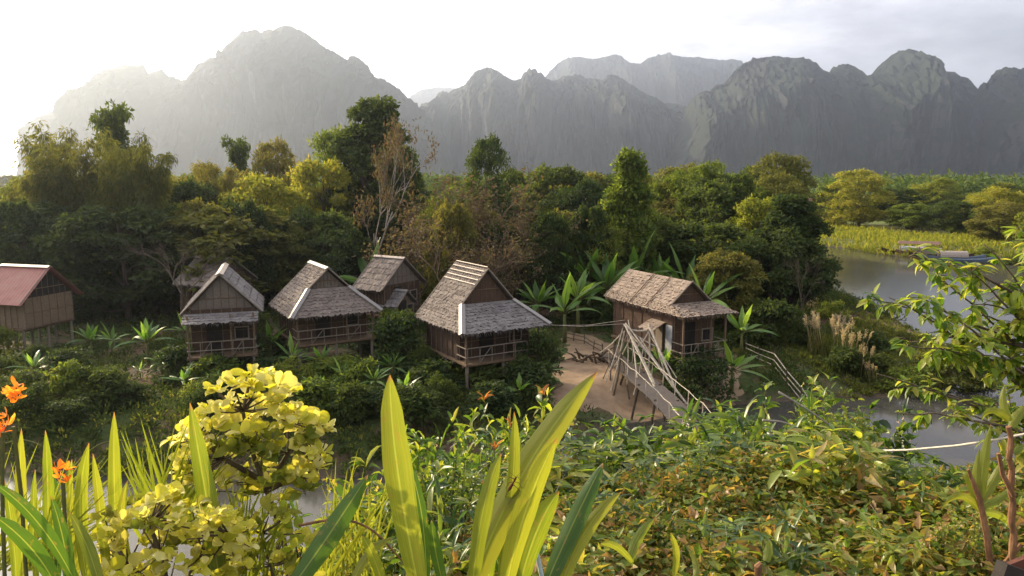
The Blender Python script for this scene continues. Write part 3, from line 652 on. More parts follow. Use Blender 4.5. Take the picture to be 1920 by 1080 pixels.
    w_ = Geo(); w_.box((.24*Wd, wf-.055, zf+1.0), (.62, .04, .6)); w_ = w_.build('window', M['dark'], T)
    g = Geo(); cx_ = .24*Wd
    for a_, b_ in (((cx_, zf+1.33), (.78, .07)), ((cx_, zf+.67), (.78, .07)), ((cx_-.35, zf+1.0), (.07, .6)), ((cx_+.35, zf+1.0), (.07, .6))): g.box((a_[0], wf-.09, a_[1]), (b_[0], .05, b_[1]))
    g.build('window_frame', M['wood_grey'], w_)
    g = Geo()
    for k in range(7): g.bar((-iw+.02+k*2*(iw-.02)/6, wf-.05, zf), (-iw+.02+k*2*(iw-.02)/6, wf-.05, zf+h), .028, 4)
    g.bar((-iw, wf-.06, zf+h*.5), (iw, wf-.06, zf+h*.5), .025, 4); g.build('wall_battens', M['wood'], T)
    for sgn in (-1, 1):
        g = Geo()
        for k in range(7): g.bar((sgn*(iw+.01), wf+.1+k*(wb-wf-.2)/6, zf), (sgn*(iw+.01), wf+.1+k*(wb-wf-.2)/6, zf+h), .028, 4)
        g.build('wall_battens', M['wood'], T)
    g = Geo(); df = F0+.35; g.box((0, (df+wb)/2, zf-.06), (2*iw+.3, wb-df+.1, .1))
    for k in range(5): g.bar((-iw-.2, df+.2+k*(wb-df-.4)/4, zf-.17), (iw+.2, df+.2+k*(wb-df-.4)/4, zf-.17), .06)
    g.build('floor_deck', M['wood'], T)
    for sx_ in (-1, 0, 1):                                           # stilts go down to the soil
        for yy in (df+.12, (df+wb)/2, wb-.1):
            g = Geo(); g.bar((sx_*(iw-.02), yy, zf-.12), (sx_*(iw-.02)+.03*sx_, yy, -1.0), .085, 6); g.build('stilt', M['wood_grey'], T)
    if veranda:
        for sgn in (-1, 1):
            g = Geo(); g.bar((sgn*(iw+.05), df+.08, zf-.1), (sgn*(iw+.05), df+.08, ze+.12), .06, 6); g.build('post', M['wood'], T)
        g = Geo(); g.bar((iw*.3, df+.08, zf-.1), (iw*.3, df+.08, ze+.1), .05, 6); g.build('post', M['wood'], T)
        g = Geo()
        for zz_ in (.32, .78): g.bar((-iw-.15, df+.0, zf+zz_), (iw+.15, df+.0, zf+zz_+.02), .032)
        for sgn in (-1, 1):
            for zz_ in (.32, .78): g.bar((sgn*(iw+.1), df, zf+zz_), (sgn*(iw+.1), wf, zf+zz_), .03)
        for k in range(7): g.bar((-iw+k*iw/3, df+.01, zf), (-iw+k*iw/3, df+.01, zf+.78), .022)
        for k in (1, 4): g.bar((-iw+k*iw/3, df+.03, zf), (-iw+(k+1)*iw/3, df+.03, zf+.78), .022)
        g.build('railing', M['wood_grey'], T)
    return T

HD = [-1.68, 39.3, 0.54, 5.07, 5.67, 4.33, 7.2, 2.03, 5.45]
T = hut(HD, 'large thatched stilt hut with grey skirt roof, nearest the river beside the dirt path', 'hip', wall_m='weave_red', gable_m='weave_brown', seed=11, courses=12, ridge_cap=False)
z0 = ht(HD[0], HD[1]); g = Geo()                                      # pale battens tied over the worn top of the left slope
for k in range(5):
    f = k/4*.30; xx = -2.5*f; zz_ = 7.2-z0-(7.2-4.33)*f
    g.bar((xx-.02, 2.75, zz_+.13), (xx-.02, -.85, zz_+.13), .035, 4)
for k in range(13):
    yy = 2.7-k*.29; g.bar((0, yy, 7.2-z0+.15), (-.78, yy+.1, 7.2-z0-.74), .016, 3)
g.build('ridge_battens', M['tin_rusty'], T)
HC = [-11.07, 43.38, 0.52, 5.11, 5.34, 4.32, 6.76, 1.59, 5.63]
hut(HC, 'thatched stilt hut with pale ridge cap and pale hip strips, second from the river path', 'hip', gable_m='weave_grey', skirt_m='thatch_brown', seed=21, courses=10)
HB = [-16.3, 41.6, 0.30, 4.1, 6.2, 4.62, 6.75, 1.3, 4.66]
hut(HB, 'narrow thatched hut with steep gable and low grey porch roof beside banana plants', 'lean', zf=2.5, wall_m='weave_red', gable_m='weave_grey', cap_m='rusty', thatch_m='thatch_grey', seed=31, courses=8)
HA = [-30.44, 46.41, 1.3, 4.4, 3.6, 4.43, 6.42, 0.0, 4.43]
T = hut(HA, 'hut with red tin roof and tan woven walls on tall stilts', 'plain', zf=2.85, wall_m='weave_tan', gable_m='dark', thatch_m='thatch_brown', seed=41, veranda=False, ridge_cap=True)  # near-black sheet in the open gable stands in for the shade inside
g = Geo()
for k in (-1, 1):
    g = Geo(); g.bar((k*1.72, -1.45, 1.6), (k*1.72, -1.45, 3.3), .07); g.build('corner_post', M['wood_grey'], T)

for ch in list(T.children):
    if ch.name.startswith(('roof_slope', 'door', 'window')): bpy.data.objects.remove(ch)
for sgn in (-1, 1):
    g = Geo(); k = 34; u = np.linspace(-2.0, 2.0, k); off = .02*np.sin(np.arange(k)*math.pi/1.0+.5)
    h_ = 6.42-ht(HA[0], HA[1]); l_ = 4.43-ht(HA[0], HA[1])
    V = []
    for a_, o_ in zip(u, off): V += [(0, a_, h_+.06+o_), (sgn*2.3, a_, l_-.02+o_), (0, a_, h_+.03+o_), (sgn*2.3, a_, l_-.05+o_)]
    qd = []
    for s_ in range(k-1):
        e = s_*4; qd += [(e, e+1, e+5, e+4), (e+3, e+2, e+6, e+7)]
    qd += [(0, 2, 3, 1), (4*k-4, 4*k-3, 4*k-1, 4*k-2)]
    g.add(V, qd); g.build('tin_roof', M['red_roof'], T)
HE = [8.92, 42.4, 0.43, 3.6, 7.68, 4.7, 6.29, 1.65, 5.12]
T = hut(HE, 'long low hut with tan thatched roof and small porch roof by the bridge', 'hip', zf=2.35, thatch_m='thatch_tan', skirt_m='thatch_tan', wall_m='weave_brown',
    gable_m='weave_brown', seed=51, ridge_cap=False, hip_cap=False, courses=10)
z0 = ht(HE[0], HE[1]); g = Geo()
for k in (-.4, 1.2): g.bar((-.02, k, 6.42-z0), (-1.82, k-.1, 4.86-z0), .03)
g.build('thatch_pole', M['wood'], T)
g = Geo(); slope(g, (-1.42, -1.9, 4.1-z0), (-1.42, -.6, 4.1-z0), (-2.3, -.6, 3.7-z0), (-2.3, -1.9, 3.7-z0), 3, seed=3); g.build('porch_roof', M['thatch_tan'], T)
g = Geo(); g.box((-1.42, -1.3, 3.2-z0), (.06, .6, 1.5)); g.build('door', M['wood_grey'], T)
g = Geo(); g.box((-1.425, -2.2, 3.2-z0), (.05, .55, 1.6)); g.build('painted_panel', M['white_paint'], T)
HF = [-8.5, 51.6, 1.0, 4.66, 2.6, 4.47, 6.42, 0.0, 4.47]
hut(HF, 'brown thatched hut with a steep roof half hidden behind the pale capped hut', 'plain', thatch_m='thatch_brown', wall_m='weave_red', seed=61, veranda=False, cap_m='rusty')
HG = [-7.96, 50.4, 1.06, 2.3, 1.9, 3.35, 4.3, 0.0, 3.35]
hut(HG, 'tiny grey thatched shed with a pale ridge strip between two larger huts', 'plain', zf=2.0, cat='shed', thatch_m='thatch_grey', wall_m='weave_grey', seed=71, veranda=False, courses=5)
HH = [-21.6, 54.0, 1.15, 4.6, 3.4, 4.4, 6.1, 0.0, 4.4]
hut(HH, 'dark reddish hut behind the steep gabled hut, seen through bare branches', 'plain', thatch_m='thatch_brown', wall_m='weave_red', gable_m='weave_red', seed=81, veranda=False, cap_m='rusty')
def far_house(px, py, Yd, wd, dp, hh, rz, roof, wall, label):
    p = gy(px, py, Yd); z0 = ht(p.x, Yd); T = thing('village_house', (p.x, Yd, z0), label, 'house', None, rz); top = p.z-z0
    g = Geo(); g.box((0, 0, (top-hh)/2), (wd, dp, top-hh)); g.build('wall', M[wall], T)
    g = Geo(); a = wd/2+.5; b = dp/2+.5
    g.add([(-a, -b, top-hh-.05), (a, -b, top-hh-.05), (a, b, top-hh-.05), (-a, b, top-hh-.05), (-a, 0, top), (a, 0, top)], [(0, 1, 5, 4), (2, 3, 4, 5), (3, 2, 1, 0)], [(0, 4, 3), (1, 2, 5)]); g.build('roof', M[roof], T)
    for k in (-1, 1):
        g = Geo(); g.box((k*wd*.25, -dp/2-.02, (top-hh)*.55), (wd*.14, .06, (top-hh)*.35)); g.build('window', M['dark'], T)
    g = Geo(); g.box((0, -dp/2-.02, (top-hh)*.4), (wd*.12, .06, (top-hh)*.78)); g.build('door', M['wood'], T)
far_house(20, 402, 88, 9, 6, 1.4, -.5, 'tin_rusty', 'weave_tan', 'distant house with a pale tin roof at the far left edge of the village')
far_house(575, 412, 92, 6, 5, 1.0, .2, 'tin_rusty', 'white_paint', 'white walled house glimpsed between trees below the tall leafy tree')
far_house(1535, 372, 190, 11, 7, 1.6, .1, 'red_roof', 'weave_red', 'red roofed house in the fields beyond the river bend')

# ------------------------------------------------------------------ bamboo bridge
BR = thing('bamboo_bridge', (6.2, 40, 0), 'rickety bamboo footbridge with leaning pole frames, crossing the river from the dirt path', 'bridge')
def lp(v): return Vector((v[0]-6.2, v[1]-40, v[2]))
r = rs(5); A0 = Vector((5.9, 44.5, 1.25)); A1 = Vector((7.5, 14.6, 1.9)); g = Geo()
path = [A0.lerp(A1, k/60)+Vector((.45*math.sin(k/60*3.1), 0, .45*math.sin(k/60*3.14))) for k in range(61)]
for k in range(60):
    for m_ in range(5):
        c_ = path[k].lerp(path[k+1], m_/5); g.bar(lp(c_+Vector((-.62-.06*r.rand(), r.uniform(-.02, .02), 0))), lp(c_+Vector((.62+.08*r.rand(), r.uniform(-.02, .02), .01))), .035, 4)
g.build('deck', M['wood_grey'], BR)
g = Geo()
for sx_ in (-.55, 0, .55): g.tube([lp(p+Vector((sx_, 0, -.09))) for p in path[::3]], .05, 5)
g.build('deck_bearer', M['pole_dark'], BR)
for sgn in (-1, 1):
    g = Geo(); g.tube([lp(p+Vector((sgn*.68+.03*math.sin(i*1.7), 0, .72+.05*math.sin(i*3.1)+.04*math.sin(i*2.0)))) for i, p in enumerate(path[4::2])], .02, 5);
    for p in path[6::4]: g.bar(lp(p+Vector((sgn*.66, 0, -.1))), lp(p+Vector((sgn*.7, .05, .78))), .02)
    g.build('handrail', M['pole'], BR)
for k in range(6, 60, 6):
    p = path[k]
    for sgn in (-1, 1):
        g = Geo(); g.bar(lp(p+Vector((sgn*.5, 0, .1))), lp(Vector((p.x+sgn*.95, p.y+.1, ht(p.x, p.y)-.6))), .06); g.build('trestle_leg', M['pole_dark'], BR)
def pole(pa, Ya, pb, Yb, rad=.045, mat='pole'):
    a, b = gy(pa[0], pa[1], Ya), gy(pb[0], pb[1], Yb); g = Geo(); m_ = a.lerp(b, .5)+Vector((.05, 0, -.06)); g.tube([lp(a), lp(m_), lp(b)], [rad*.8, rad, rad*1.05], 6)
    g.build('bridge_pole', M[mat], BR)
pole((1171, 608), 39.6, (1252, 778), 33.6, .06); pole((1175, 612), 39.7, (1240, 745), 35, .045); pole((1173, 606), 39.9, (1288, 758), 34.4, .05)
pole((1216, 610), 39.2, (1269, 735), 35.4, .055); pole((1221, 612), 39.3, (1246, 700), 37, .04); pole((1219, 618), 39.2, (1191, 655), 38.8, .04)
pole((1168, 622), 39.5, (1125, 662), 40.5, .04); pole((1182, 622), 39.4, (1239, 655), 38.6, .04); pole((1176, 617), 39.5, (1213, 620), 39.2, .05)
pole((1165, 664), 39, (1146, 756), 37.3, .06, 'pole_dark'); pole((1171, 620), 39.7, (1141, 752), 37.6, .045); pole((1178, 600), 40, (1196, 712), 38.0, .045)
pole((1218, 606), 39.4, (1215, 702), 38.0, .05); pole((1190, 640), 39, (1232, 745), 35.6, .04); pole((1200, 634), 39.1, (1262, 726), 36, .04)
pole((1160, 640), 39.8, (1180, 748), 37.2, .045, 'pole_dark'); pole((1184, 630), 39.8, (1150, 690), 40.5, .04); pole((1226, 640), 39, (1240, 700), 38, .04, 'pole_dark')
pole((1143, 662), 40.4, (1143, 735), 38.2, .045, 'pole_dark'); pole((1206, 655), 39.4, (1188, 742), 37.4, .04)
for k, (a, b, ya, yb) in enumerate([((1035, 610), (1172, 600), 41, 40), ((1010, 608), (1170, 607), 41, 40)]):
    A, B = gy(*a, ya), gy(*b, yb); g = Geo(); g.tube([A, A.lerp(B, .5)+Vector((0, 0, -.14)), B], .014, 4)
    tag(g.build('guy_rope', M['pole'], None), ['upper thin rope from the bridge frame towards the large hut', 'lower thin rope from the bridge frame towards the large hut'][k], 'rope', 'guy ropes of the bridge')
r = rs(77); T = thing('driftwood_pile', gz(1108, 682, 1.15), 'dark tangle of logs and roots heaped beside the bridge end', 'log pile')
for k in range(22):
    a = Vector((r.uniform(-.9, .9), r.uniform(-.5, .5), r.uniform(0, .35))); d = Vector((r.uniform(-1, 1), r.uniform(-.5, .5), r.uniform(-.1, .7))); g = Geo()
    g.tube([a, a+d*.5+Vector((0, 0, .08)), a+d], [.08, .06, .03], 5); g.build('log', M['pole_dark'], T)
def fence(pts, label, nr=3, seed=0, h=.9, matn='pole'):
    r = rs(seed); P = [gz(a, b, 1.0) for a, b in pts]; T = thing('bamboo_fence', (P[0].x, P[0].y, ht(P[0].x, P[0].y)), label, 'fence'); O = T.location
    S_ = [];
    for a, b in zip(P[:-1], P[1:]):
        n = max(2, int((b-a).length/1.3)); S_ += [a.lerp(b, i/n) for i in range(n)]
    S_.append(P[-1])
    for p in S_:
        g = Geo(); z = ht(p.x, p.y); g.bar(Vector((p.x, p.y, z-.2))-O, Vector((p.x+r.uniform(-.08, .08), p.y, z+h+r.uniform(0, .2)))-O, .035); g.build('post', M['pole_dark'], T)
    for k in range(nr):
        g = Geo(); g.tube([Vector((p.x, p.y-.04, ht(p.x, p.y)+h*(k+.7)/nr+r.uniform(-.04, .04)))-O for p in S_], .032, 5); g.build('rail', M[matn], T)
fence([(1398, 668), (1450, 690), (1505, 722), (1545, 748)], 'bamboo rail fence running down the bank towards the right side river', 3, 3)
r = rs(31)
for k in range(7):
    tx = r.uniform(1166, 1224); pole((tx, 606+r.uniform(0, 22)), 39.7+r.uniform(-.5, .4), (tx+r.uniform(-45, 70), r.uniform(690, 758)), 37.6+r.uniform(-1.6, .8), r.uniform(.022, .04), ['pole', 'pole', 'pole_dark'][k % 3])
fence([(1055, 640), (1095, 652), (1130, 672)], 'low pole fence beside the dirt path near the large hut', 2, 4, .6, 'pole_dark')
fence([(470, 700), (560, 712), (650, 706)], 'thin pole fence on the weedy bank below the pale capped hut', 2, 6, .8, 'pole_dark')
# boats and riverside stalls across the bend
def longboat(x, y, rz, label, hull, L=9., canopy=None):
    T = thing('long_boat', (x, y, .02), label, 'boat', 'boats moored across the river bend', rz); g = Geo(); k = 14; u = np.linspace(-1, 1, k); V = []
    for t in u:
        w = .62*(1-abs(t)**2.6)+.03; s_ = .25+.55*abs(t)**3; V += [(t*L/2, -w, s_+.25), (t*L/2, -w*.6, s_-.25), (t*L/2, w*.6, s_-.25), (t*L/2, w, s_+.25), (t*L/2, w*.85, s_+.25), (t*L/2, w*.5, s_-.15), (t*L/2, -w*.5, s_-.15), (t*L/2, -w*.85, s_+.25)]
    q = [];
    for s_ in range(k-1):
        for e in range(8): q.append((s_*8+e, s_*8+(e+1) % 8, s_*8+8+(e+1) % 8, s_*8+8+e))
    g.add(V, q); g.build('hull', M[hull], T)
    g = Geo()
    for t in (-2, -.8, .4, 1.6): g.box((t, 0, .38), (.25, 1.0, .05))
    g.build('thwart', M['wood'], T)
    if canopy:
        g = Geo(); V = []
        for a_ in np.linspace(0, math.pi, 9):
            for xx in (-1.8, 1.8): V.append((xx, math.cos(a_)*.72, .55+math.sin(a_)*.85))
            for xx in (-1.8, 1.8): V.append((xx, math.cos(a_)*.68, .55+math.sin(a_)*.80))
        q = []
        for s_ in range(8): e = s_*4; q += [(e, e+1, e+5, e+4), (e+3, e+2, e+6, e+7), (e, e+4, e+6, e+2), (e+1, e+3, e+7, e+5)]
        g.add(V, q); g.build('canopy', M[canopy], T)
for k, (a, b, hl, cn, lb) in enumerate([(1710, 479, 'weave_red', 'white_paint', 'reddish boat with a white canopy, leftmost at the river bend'), (1738, 482, 'wood', 'tin_rusty', 'brown boat with a pale canopy between the reddish and the open boat'),
        (1764, 486, 'weave_red', None, 'open reddish boat without canopy in the moored row'), (1786, 489, 'blue_paint', 'tin_rusty', 'blue boat with a pale canopy at the river bend'), (1808, 493, 'blue_paint', None, 'grey blue boat without canopy, rightmost of the moored row')]):
    p = gz(a, b, 0); longboat(p.x, p.y, -.5+.1*k, lb, hl, 8.5, cn)
T = thing('riverside_shelter', (gz(1722, 470, 1).x, gz(1722, 470, 1).y, 1.0), 'open shelter with a brown roof on the bank above the moored boats', 'shelter', None, -.35)
g = Geo(); g.add([(-5, -1.6, 1.9), (5, -1.6, 1.9), (5, 1.6, 1.9), (-5, 1.6, 1.9), (-5, 0, 2.6), (5, 0, 2.6)], [(0, 1, 5, 4), (2, 3, 4, 5), (3, 2, 1, 0)], [(0, 4, 3), (1, 2, 5)]); g.build('roof', M['timber_roof'], T); T.scale = (.55, .55, .55)
for sx_ in (-4.6, 0, 4.6):
    for sy_ in (-1.4, 1.4):
        g = Geo(); g.bar((sx_, sy_, -.3), (sx_, sy_, 1.95), .08); g.build('post', M['wood'], T)

# ------------------------------------------------------------------ trees
pr = {}
pr['roundA'] = tree_proto('broadleaf_tree', 3, 10, 4, 'round', .2, 95, 120, .42, .24)
pr['roundB'] = tree_proto('broadleaf_tree', 8, 10, 4, 'round', .15, 85, 130, .36, .2, cr=.27)
pr['tall'] = tree_proto('tall_leafy_tree', 5, 14, 3.6, 'tall', .22, 170, 130, .38, .23, 'leaf_dark', trunk_r=.3)
pr['cone'] = tree_proto('conical_tree', 12, 10, 3.2, 'cone', .06, 120, 120, .34, .2, 'leaf_mid')
pr['flat'] = tree_proto('layered_tree', 17, 10, 3, 'flat', .45, 40, 90, .38, .22, 'leaf_mid', cr=.3)
pr['bambooA'] = bamboo_proto('bamboo_clump', 21, 14, 5, 52, 'leaf_mid', 62)
pr['bambooB'] = bamboo_proto('bamboo_clump', 26, 11, 4, 36, 'leaf_yellow', 60)
pr['dryA'] = bare_proto('dry_tree', 31, 7, 4, 'twig', 1500, 'leaf_dry', .09, .14, .6, 2.3, 3)
pr['dryB'] = bare_proto('dry_tree', 36, 7, 4, 'twig', 1000, 'leaf_dry', .09, .22, .5, 2.4, 3)
pr['bare'] = bare_proto('bare_pale_tree', 44, 9, 5, 'bark_pale', 1500, 'leaf_dry', .13, .10, .62, 2.6)
pr['bareb'] = bare_proto('leafless_tree', 47, 7, 5, 'bark', 0, 'leaf_dry', .09, .04, .62, 2.2)
G1 = 'trees in the village grove'
ptree(pr['bambooA'], 118, 240, 190, 62, 'huge feathery bamboo clump leaning over the left huts, left one of the pair', 'leaf_olive')
ptree(pr['bambooA'], 248, 250, 150, 60, 'huge feathery bamboo clump, right one of the tall pair behind the left huts', rz=2.1)
ptree(pr['flat'], 205, 212, 105, 66, 'dark tree with a thin layered top sticking out above the bamboo', 'leaf_dark')
ptree(pr['bambooB'], 62, 318, 105, 66, 'shorter bamboo clump arching out left of the tall pair', 'leaf_mid')
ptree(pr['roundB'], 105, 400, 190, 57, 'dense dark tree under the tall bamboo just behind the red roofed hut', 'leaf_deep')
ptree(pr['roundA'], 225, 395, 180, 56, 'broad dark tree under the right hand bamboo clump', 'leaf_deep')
ptree(pr['roundB'], 20, 385, 120, 76, 'light green tree at the left edge beside the pale tin roof', 'leaf_yellow')
ptree(pr['roundA'], 20, 440, 120, 60, 'green bushy tree behind the red roofed hut', 'leaf_mid')
ptree(pr['bambooB'], 395, 300, 150, 70, 'broad yellow green bamboo clump below the big left mountain', 'leaf_olive')
ptree(pr['flat'], 445, 268, 62, 82, 'slim tree with flat layers of leaves poking above the yellow green bamboo', 'leaf_dark')
ptree(pr['roundB'], 513, 280, 82, 80, 'rounded olive tree right of the slim layered tree', 'leaf_olive')
ptree(pr['roundA'], 350, 348, 120, 66, 'mid green tree between the bamboo and the leafless tree')
ptree(pr['roundB'], 505, 345, 140, 67, 'wide light green tree in front of the rounded olive tree', 'leaf_yellow')
ptree(pr['roundA'], 425, 395, 220, 59, 'large brownish green tree directly behind the steep gabled hut', 'leaf_olive')
ptree(pr['roundB'], 305, 400, 130, 60, 'shadowy tree behind the leafless branches', 'leaf_dark')
ptree(pr['tall'], 705, 202, 150, 76, 'tallest tree of the village, a dense dark green column crown')
ptree(pr['roundB'], 640, 262, 110, 78, 'leafy tree leaning against the left of the tallest tree', 'leaf_mid')
ptree(pr['roundA'], 600, 310, 115, 72, 'golden green tree left of the tallest tree', 'leaf_yellow')
ptree(pr['bare'], 703, 235, 120, 62, 'bare tree with pale white branches in front of the tallest tree', cat='bare tree', rz=.4)
ptree(pr['roundB'], 745, 290, 80, 80, 'shaded lower tree right of the tallest tree', 'leaf_dark')
ptree(pr['roundA'], 600, 405, 130, 62, 'dark bushy tree below the golden green tree', 'leaf_dark')
ptree(pr['roundB'], 912, 273, 76, 86, 'compact round dark crown standing above the brown dry trees', 'leaf_dark')
ptree(pr['dryA'], 815, 345, 150, 62, 'reddish brown dry tree left of the tallest brown one', cat='dry tree')
ptree(pr['dryB'], 885, 318, 150, 60, 'tallest brown dry tree, in front of the compact round crown', cat='dry tree')
ptree(pr['dryA'], 960, 360, 140, 58, 'brown dry tree right of the tallest brown one', cat='dry tree', rz=1.1)
ptree(pr['dryB'], 1010, 400, 110, 57, 'thin brown dry tree at the right end of the dry grove', cat='dry tree', rz=2.1)
ptree(pr['dryB'], 770, 400, 110, 56, 'low brown dry tree behind the brown thatched hut', cat='dry tree', rz=4)
ptree(pr['dryA'], 850, 425, 150, 52, 'low brown thicket tree just behind the large thatched hut', cat='dry tree', rz=5)
ptree(pr['dryA'], 935, 430, 130, 52, 'tangled brown tree behind the right slope of the large hut', cat='dry tree', rz=3)
ptree(pr['roundA'], 1035, 320, 115, 92, 'dark green spreading tree between the dry grove and the conical tree', 'leaf_dark')
ptree(pr['roundB'], 975, 330, 80, 98, 'small green tree behind the brown dry tree', 'leaf_dark')
ptree(pr['roundB'], 1090, 350, 90, 84, 'mid green tree touching the left side of the conical tree')
ptree(pr['cone'], 1180, 303, 130, 60, 'tall conical tree with rusty green leaves left of the bright bamboo')
ptree(pr['roundA'], 1095, 410, 110, 66, 'leafy tree above the banana plants, left of the conical tree', 'leaf_mid')
ptree(pr['bambooB'], 1330, 300, 130, 84, 'bright yellow green bamboo clump with a leaning tip')
ptree(pr['bambooB'], 1268, 318, 80, 88, 'smaller bright bamboo clump with one upright plume', rz=1)
ptree(pr['roundA'], 1345, 350, 130, 76, 'dark green tree under the leaning bright bamboo', 'leaf_dark')
ptree(pr['roundB'], 1265, 385, 120, 84, 'pale olive tree by the bare soil patch', 'leaf_olive')
ptree(pr['roundB'], 1462, 303, 110, 100, 'brown tinged round tree right of the bright bamboo', 'leaf_olive')
ptree(pr['bambooB'], 1405, 335, 90, 92, 'low bright bamboo between the leaning bamboo and the brown tinged tree', rz=3)
ptree(pr['roundA'], 1425, 378, 90, 68, 'light green rounded tree left of the big dark riverside tree', 'leaf_yellow')
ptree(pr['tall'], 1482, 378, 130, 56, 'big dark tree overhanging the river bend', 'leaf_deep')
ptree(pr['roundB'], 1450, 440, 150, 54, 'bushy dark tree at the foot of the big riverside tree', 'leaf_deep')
ptree(pr['roundA'], 1335, 425, 150, 60, 'dark tree behind the long low hut', 'leaf_dark')
ptree(pr['roundB'], 1240, 410, 110, 62, 'deep green tree right of the conical tree', 'leaf_dark')
ptree(pr['roundA'], 1360, 478, 110, 52, 'olive leafed tree behind the skirt of the long low hut', 'leaf_olive')
ptree(pr['roundB'], 1617, 326, 92, 158, 'golden tree with a visible trunk on the meadow beyond the river', 'leaf_yellow', rz=1)
ptree(pr['roundA'], 1568, 345, 62, 170, 'green tree just left of the golden meadow tree', 'leaf_mid')
ptree(pr['roundA'], 1682, 356, 80, 166, 'dark spreading tree right of the golden meadow tree', 'leaf_dark')
ptree(pr['bambooB'], 1738, 342, 78, 185, 'squat bright bamboo grove left of the distant pond', 'leaf_yellow')
ptree(pr['roundB'], 1780, 352, 50, 200, 'dark tree at the shore of the distant pond', 'leaf_dark')
ptree(pr['bambooB'], 1842, 358, 75, 150, 'golden bamboo clump right of the distant pond', 'leaf_yellow', rz=2)
ptree(pr['roundA'], 1895, 368, 80, 150, 'dark green tree right of the golden bamboo clump', 'leaf_mid')
ptree(pr['roundA'], 1715, 384, 62, 146, 'dark tree behind the moored boats', 'leaf_mid')
ptree(pr['roundB'], 1790, 380, 72, 140, 'bushy tree on the bank right of the boats', 'leaf_dark')
ptree(pr['roundB'], 1878, 385, 88, 124, 'olive tree at the right edge above the leafy branches', 'leaf_olive')
ptree(pr['bareb'], 335, 440, 190, 49, 'leafless grey tree with spreading branches over the hidden reddish hut', cat='bare tree')
ptree(pr['bareb'], 1510, 470, 80, 50, 'small leafless tree leaning over the water by the dark riverside tree', cat='bare tree', rz=1.5)
r = rs(818)
for k in range(44):
    px = r.uniform(-20, 1500); Yd = r.uniform(78, 112); top = r.uniform(322, 372)
    ptree([pr['roundA'], pr['roundB'], pr['roundB']][k % 3], px, top, r.uniform(70, 130), Yd, 'tree lost in the dense grove behind the village trees', ['leaf_dark', 'leaf_mid', 'leaf_deep', 'leaf_olive', 'leaf_dark'][k % 5], group='trees of the dense grove')
for k in range(26):
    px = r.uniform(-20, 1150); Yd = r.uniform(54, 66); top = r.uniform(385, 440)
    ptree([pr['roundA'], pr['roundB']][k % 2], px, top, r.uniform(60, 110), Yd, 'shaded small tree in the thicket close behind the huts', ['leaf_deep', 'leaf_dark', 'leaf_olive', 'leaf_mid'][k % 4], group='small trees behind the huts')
# mid-distance trees on the plain
r = rs(404); kinds = [pr['roundA'], pr['roundB'], pr['cone']]
for k in range(95):
    Yd = 105+r.rand()**1.5*330; px = r.uniform(-150, 2080); x = (px-960)/F*Yd
    if sdist([(x, Yd)], RIV)[0] < 6 or sdist([(x, Yd)], POND)[0] < 12: continue
    if 1480 < px < 1760 and Yd < 260 and r.rand() < .8: continue
    H_ = r.uniform(5.5, 10.5); put(kinds[k % 3 if k % 7 else 2], (x, Yd, ht(x, Yd)-.1), 'small green tree out on the plain below the mountains', 'tree', H=H_, R=H_*r.uniform(.4, .62), rz=r.rand()*6,
        mat=['leaf_mid', 'leaf_dark', 'leaf_yellow', 'leaf_olive', 'leaf_dark'][k % 5], group='small trees scattered over the plain')
# far wood: one mass
r = rs(99); g = Geo()
for k in range(5200):
    Yd = 230+r.rand()**1.6*1750; x = r.uniform(-.95, .95)*Yd
    if sdist([(x, Yd)], POND)[0] < 18 if Yd < 400 else False: continue
    if vn(x, Yd, .012, 1.0) < -.35 and Yd < 700: continue
    H_ = r.uniform(5, 12); R_ = H_*r.uniform(.4, .75); n = 90 if Yd < 600 else 45; d = sph(r, n); d[:, 2] = np.abs(d[:, 2]); s_ = H_*.13*(1+Yd/1200)
    z0 = 1.6 if Yd > 600 else ht(x, Yd); p = np.array([x, Yd, z0+H_*.35])+d*np.array([R_, R_, H_*.62])*r.uniform(.7, 1.05, (n, 1))
    g.diamonds(p, unit(sph(r, n)+d*.4), unit(d+sph(r, n)*.5), s_*r.uniform(.7, 1.3, n), s_*.6)
tag(g.build('far_woodland', M['far_wood']), 'band of dark green woodland covering the plain up to the mountain feet', 'woodland', None, 'stuff')

# bushes
bp = [bush_proto('bush', 51), bush_proto('bush', 52, 2.0, 1.6, 20, 120, .16, .09), bush_proto('bush', 53, 2.0, 1.4, 24, 80, .26, .13)]
def bush(px, py, wpx, hm, label, kind=0, mat='leaf_dark', Yd=None, z=1.1, group=None):
    p = gz(px, py, z) if Yd is None else gy(px, py, Yd); R_ = min(wpx/2*p.y/F, hm*1.15)
    put(bp[kind], (p.x, p.y, ht(p.x, p.y)-.05), label, 'bush', H=hm, R=R_, mat=mat, mname='foliage', group=group)
bush(765, 700, 150, 3.3, 'dark leafy bush filling the gap between the two hip roofed huts', 0, 'leaf_deep')
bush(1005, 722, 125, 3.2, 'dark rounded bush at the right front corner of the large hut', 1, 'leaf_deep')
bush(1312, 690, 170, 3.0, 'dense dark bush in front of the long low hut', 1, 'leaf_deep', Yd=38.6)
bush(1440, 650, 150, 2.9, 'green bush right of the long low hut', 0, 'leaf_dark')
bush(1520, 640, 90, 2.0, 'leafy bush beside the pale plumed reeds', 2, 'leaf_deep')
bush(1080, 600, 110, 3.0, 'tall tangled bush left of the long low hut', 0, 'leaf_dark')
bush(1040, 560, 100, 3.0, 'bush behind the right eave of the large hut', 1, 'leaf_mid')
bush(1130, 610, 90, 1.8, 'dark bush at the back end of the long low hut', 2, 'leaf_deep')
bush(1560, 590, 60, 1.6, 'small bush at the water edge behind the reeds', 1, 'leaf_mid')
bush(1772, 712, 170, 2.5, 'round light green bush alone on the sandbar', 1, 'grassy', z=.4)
bush(1690, 640, 90, .9, 'flat grassy bush on the upper sandbar', 0, 'grassy', z=.5)
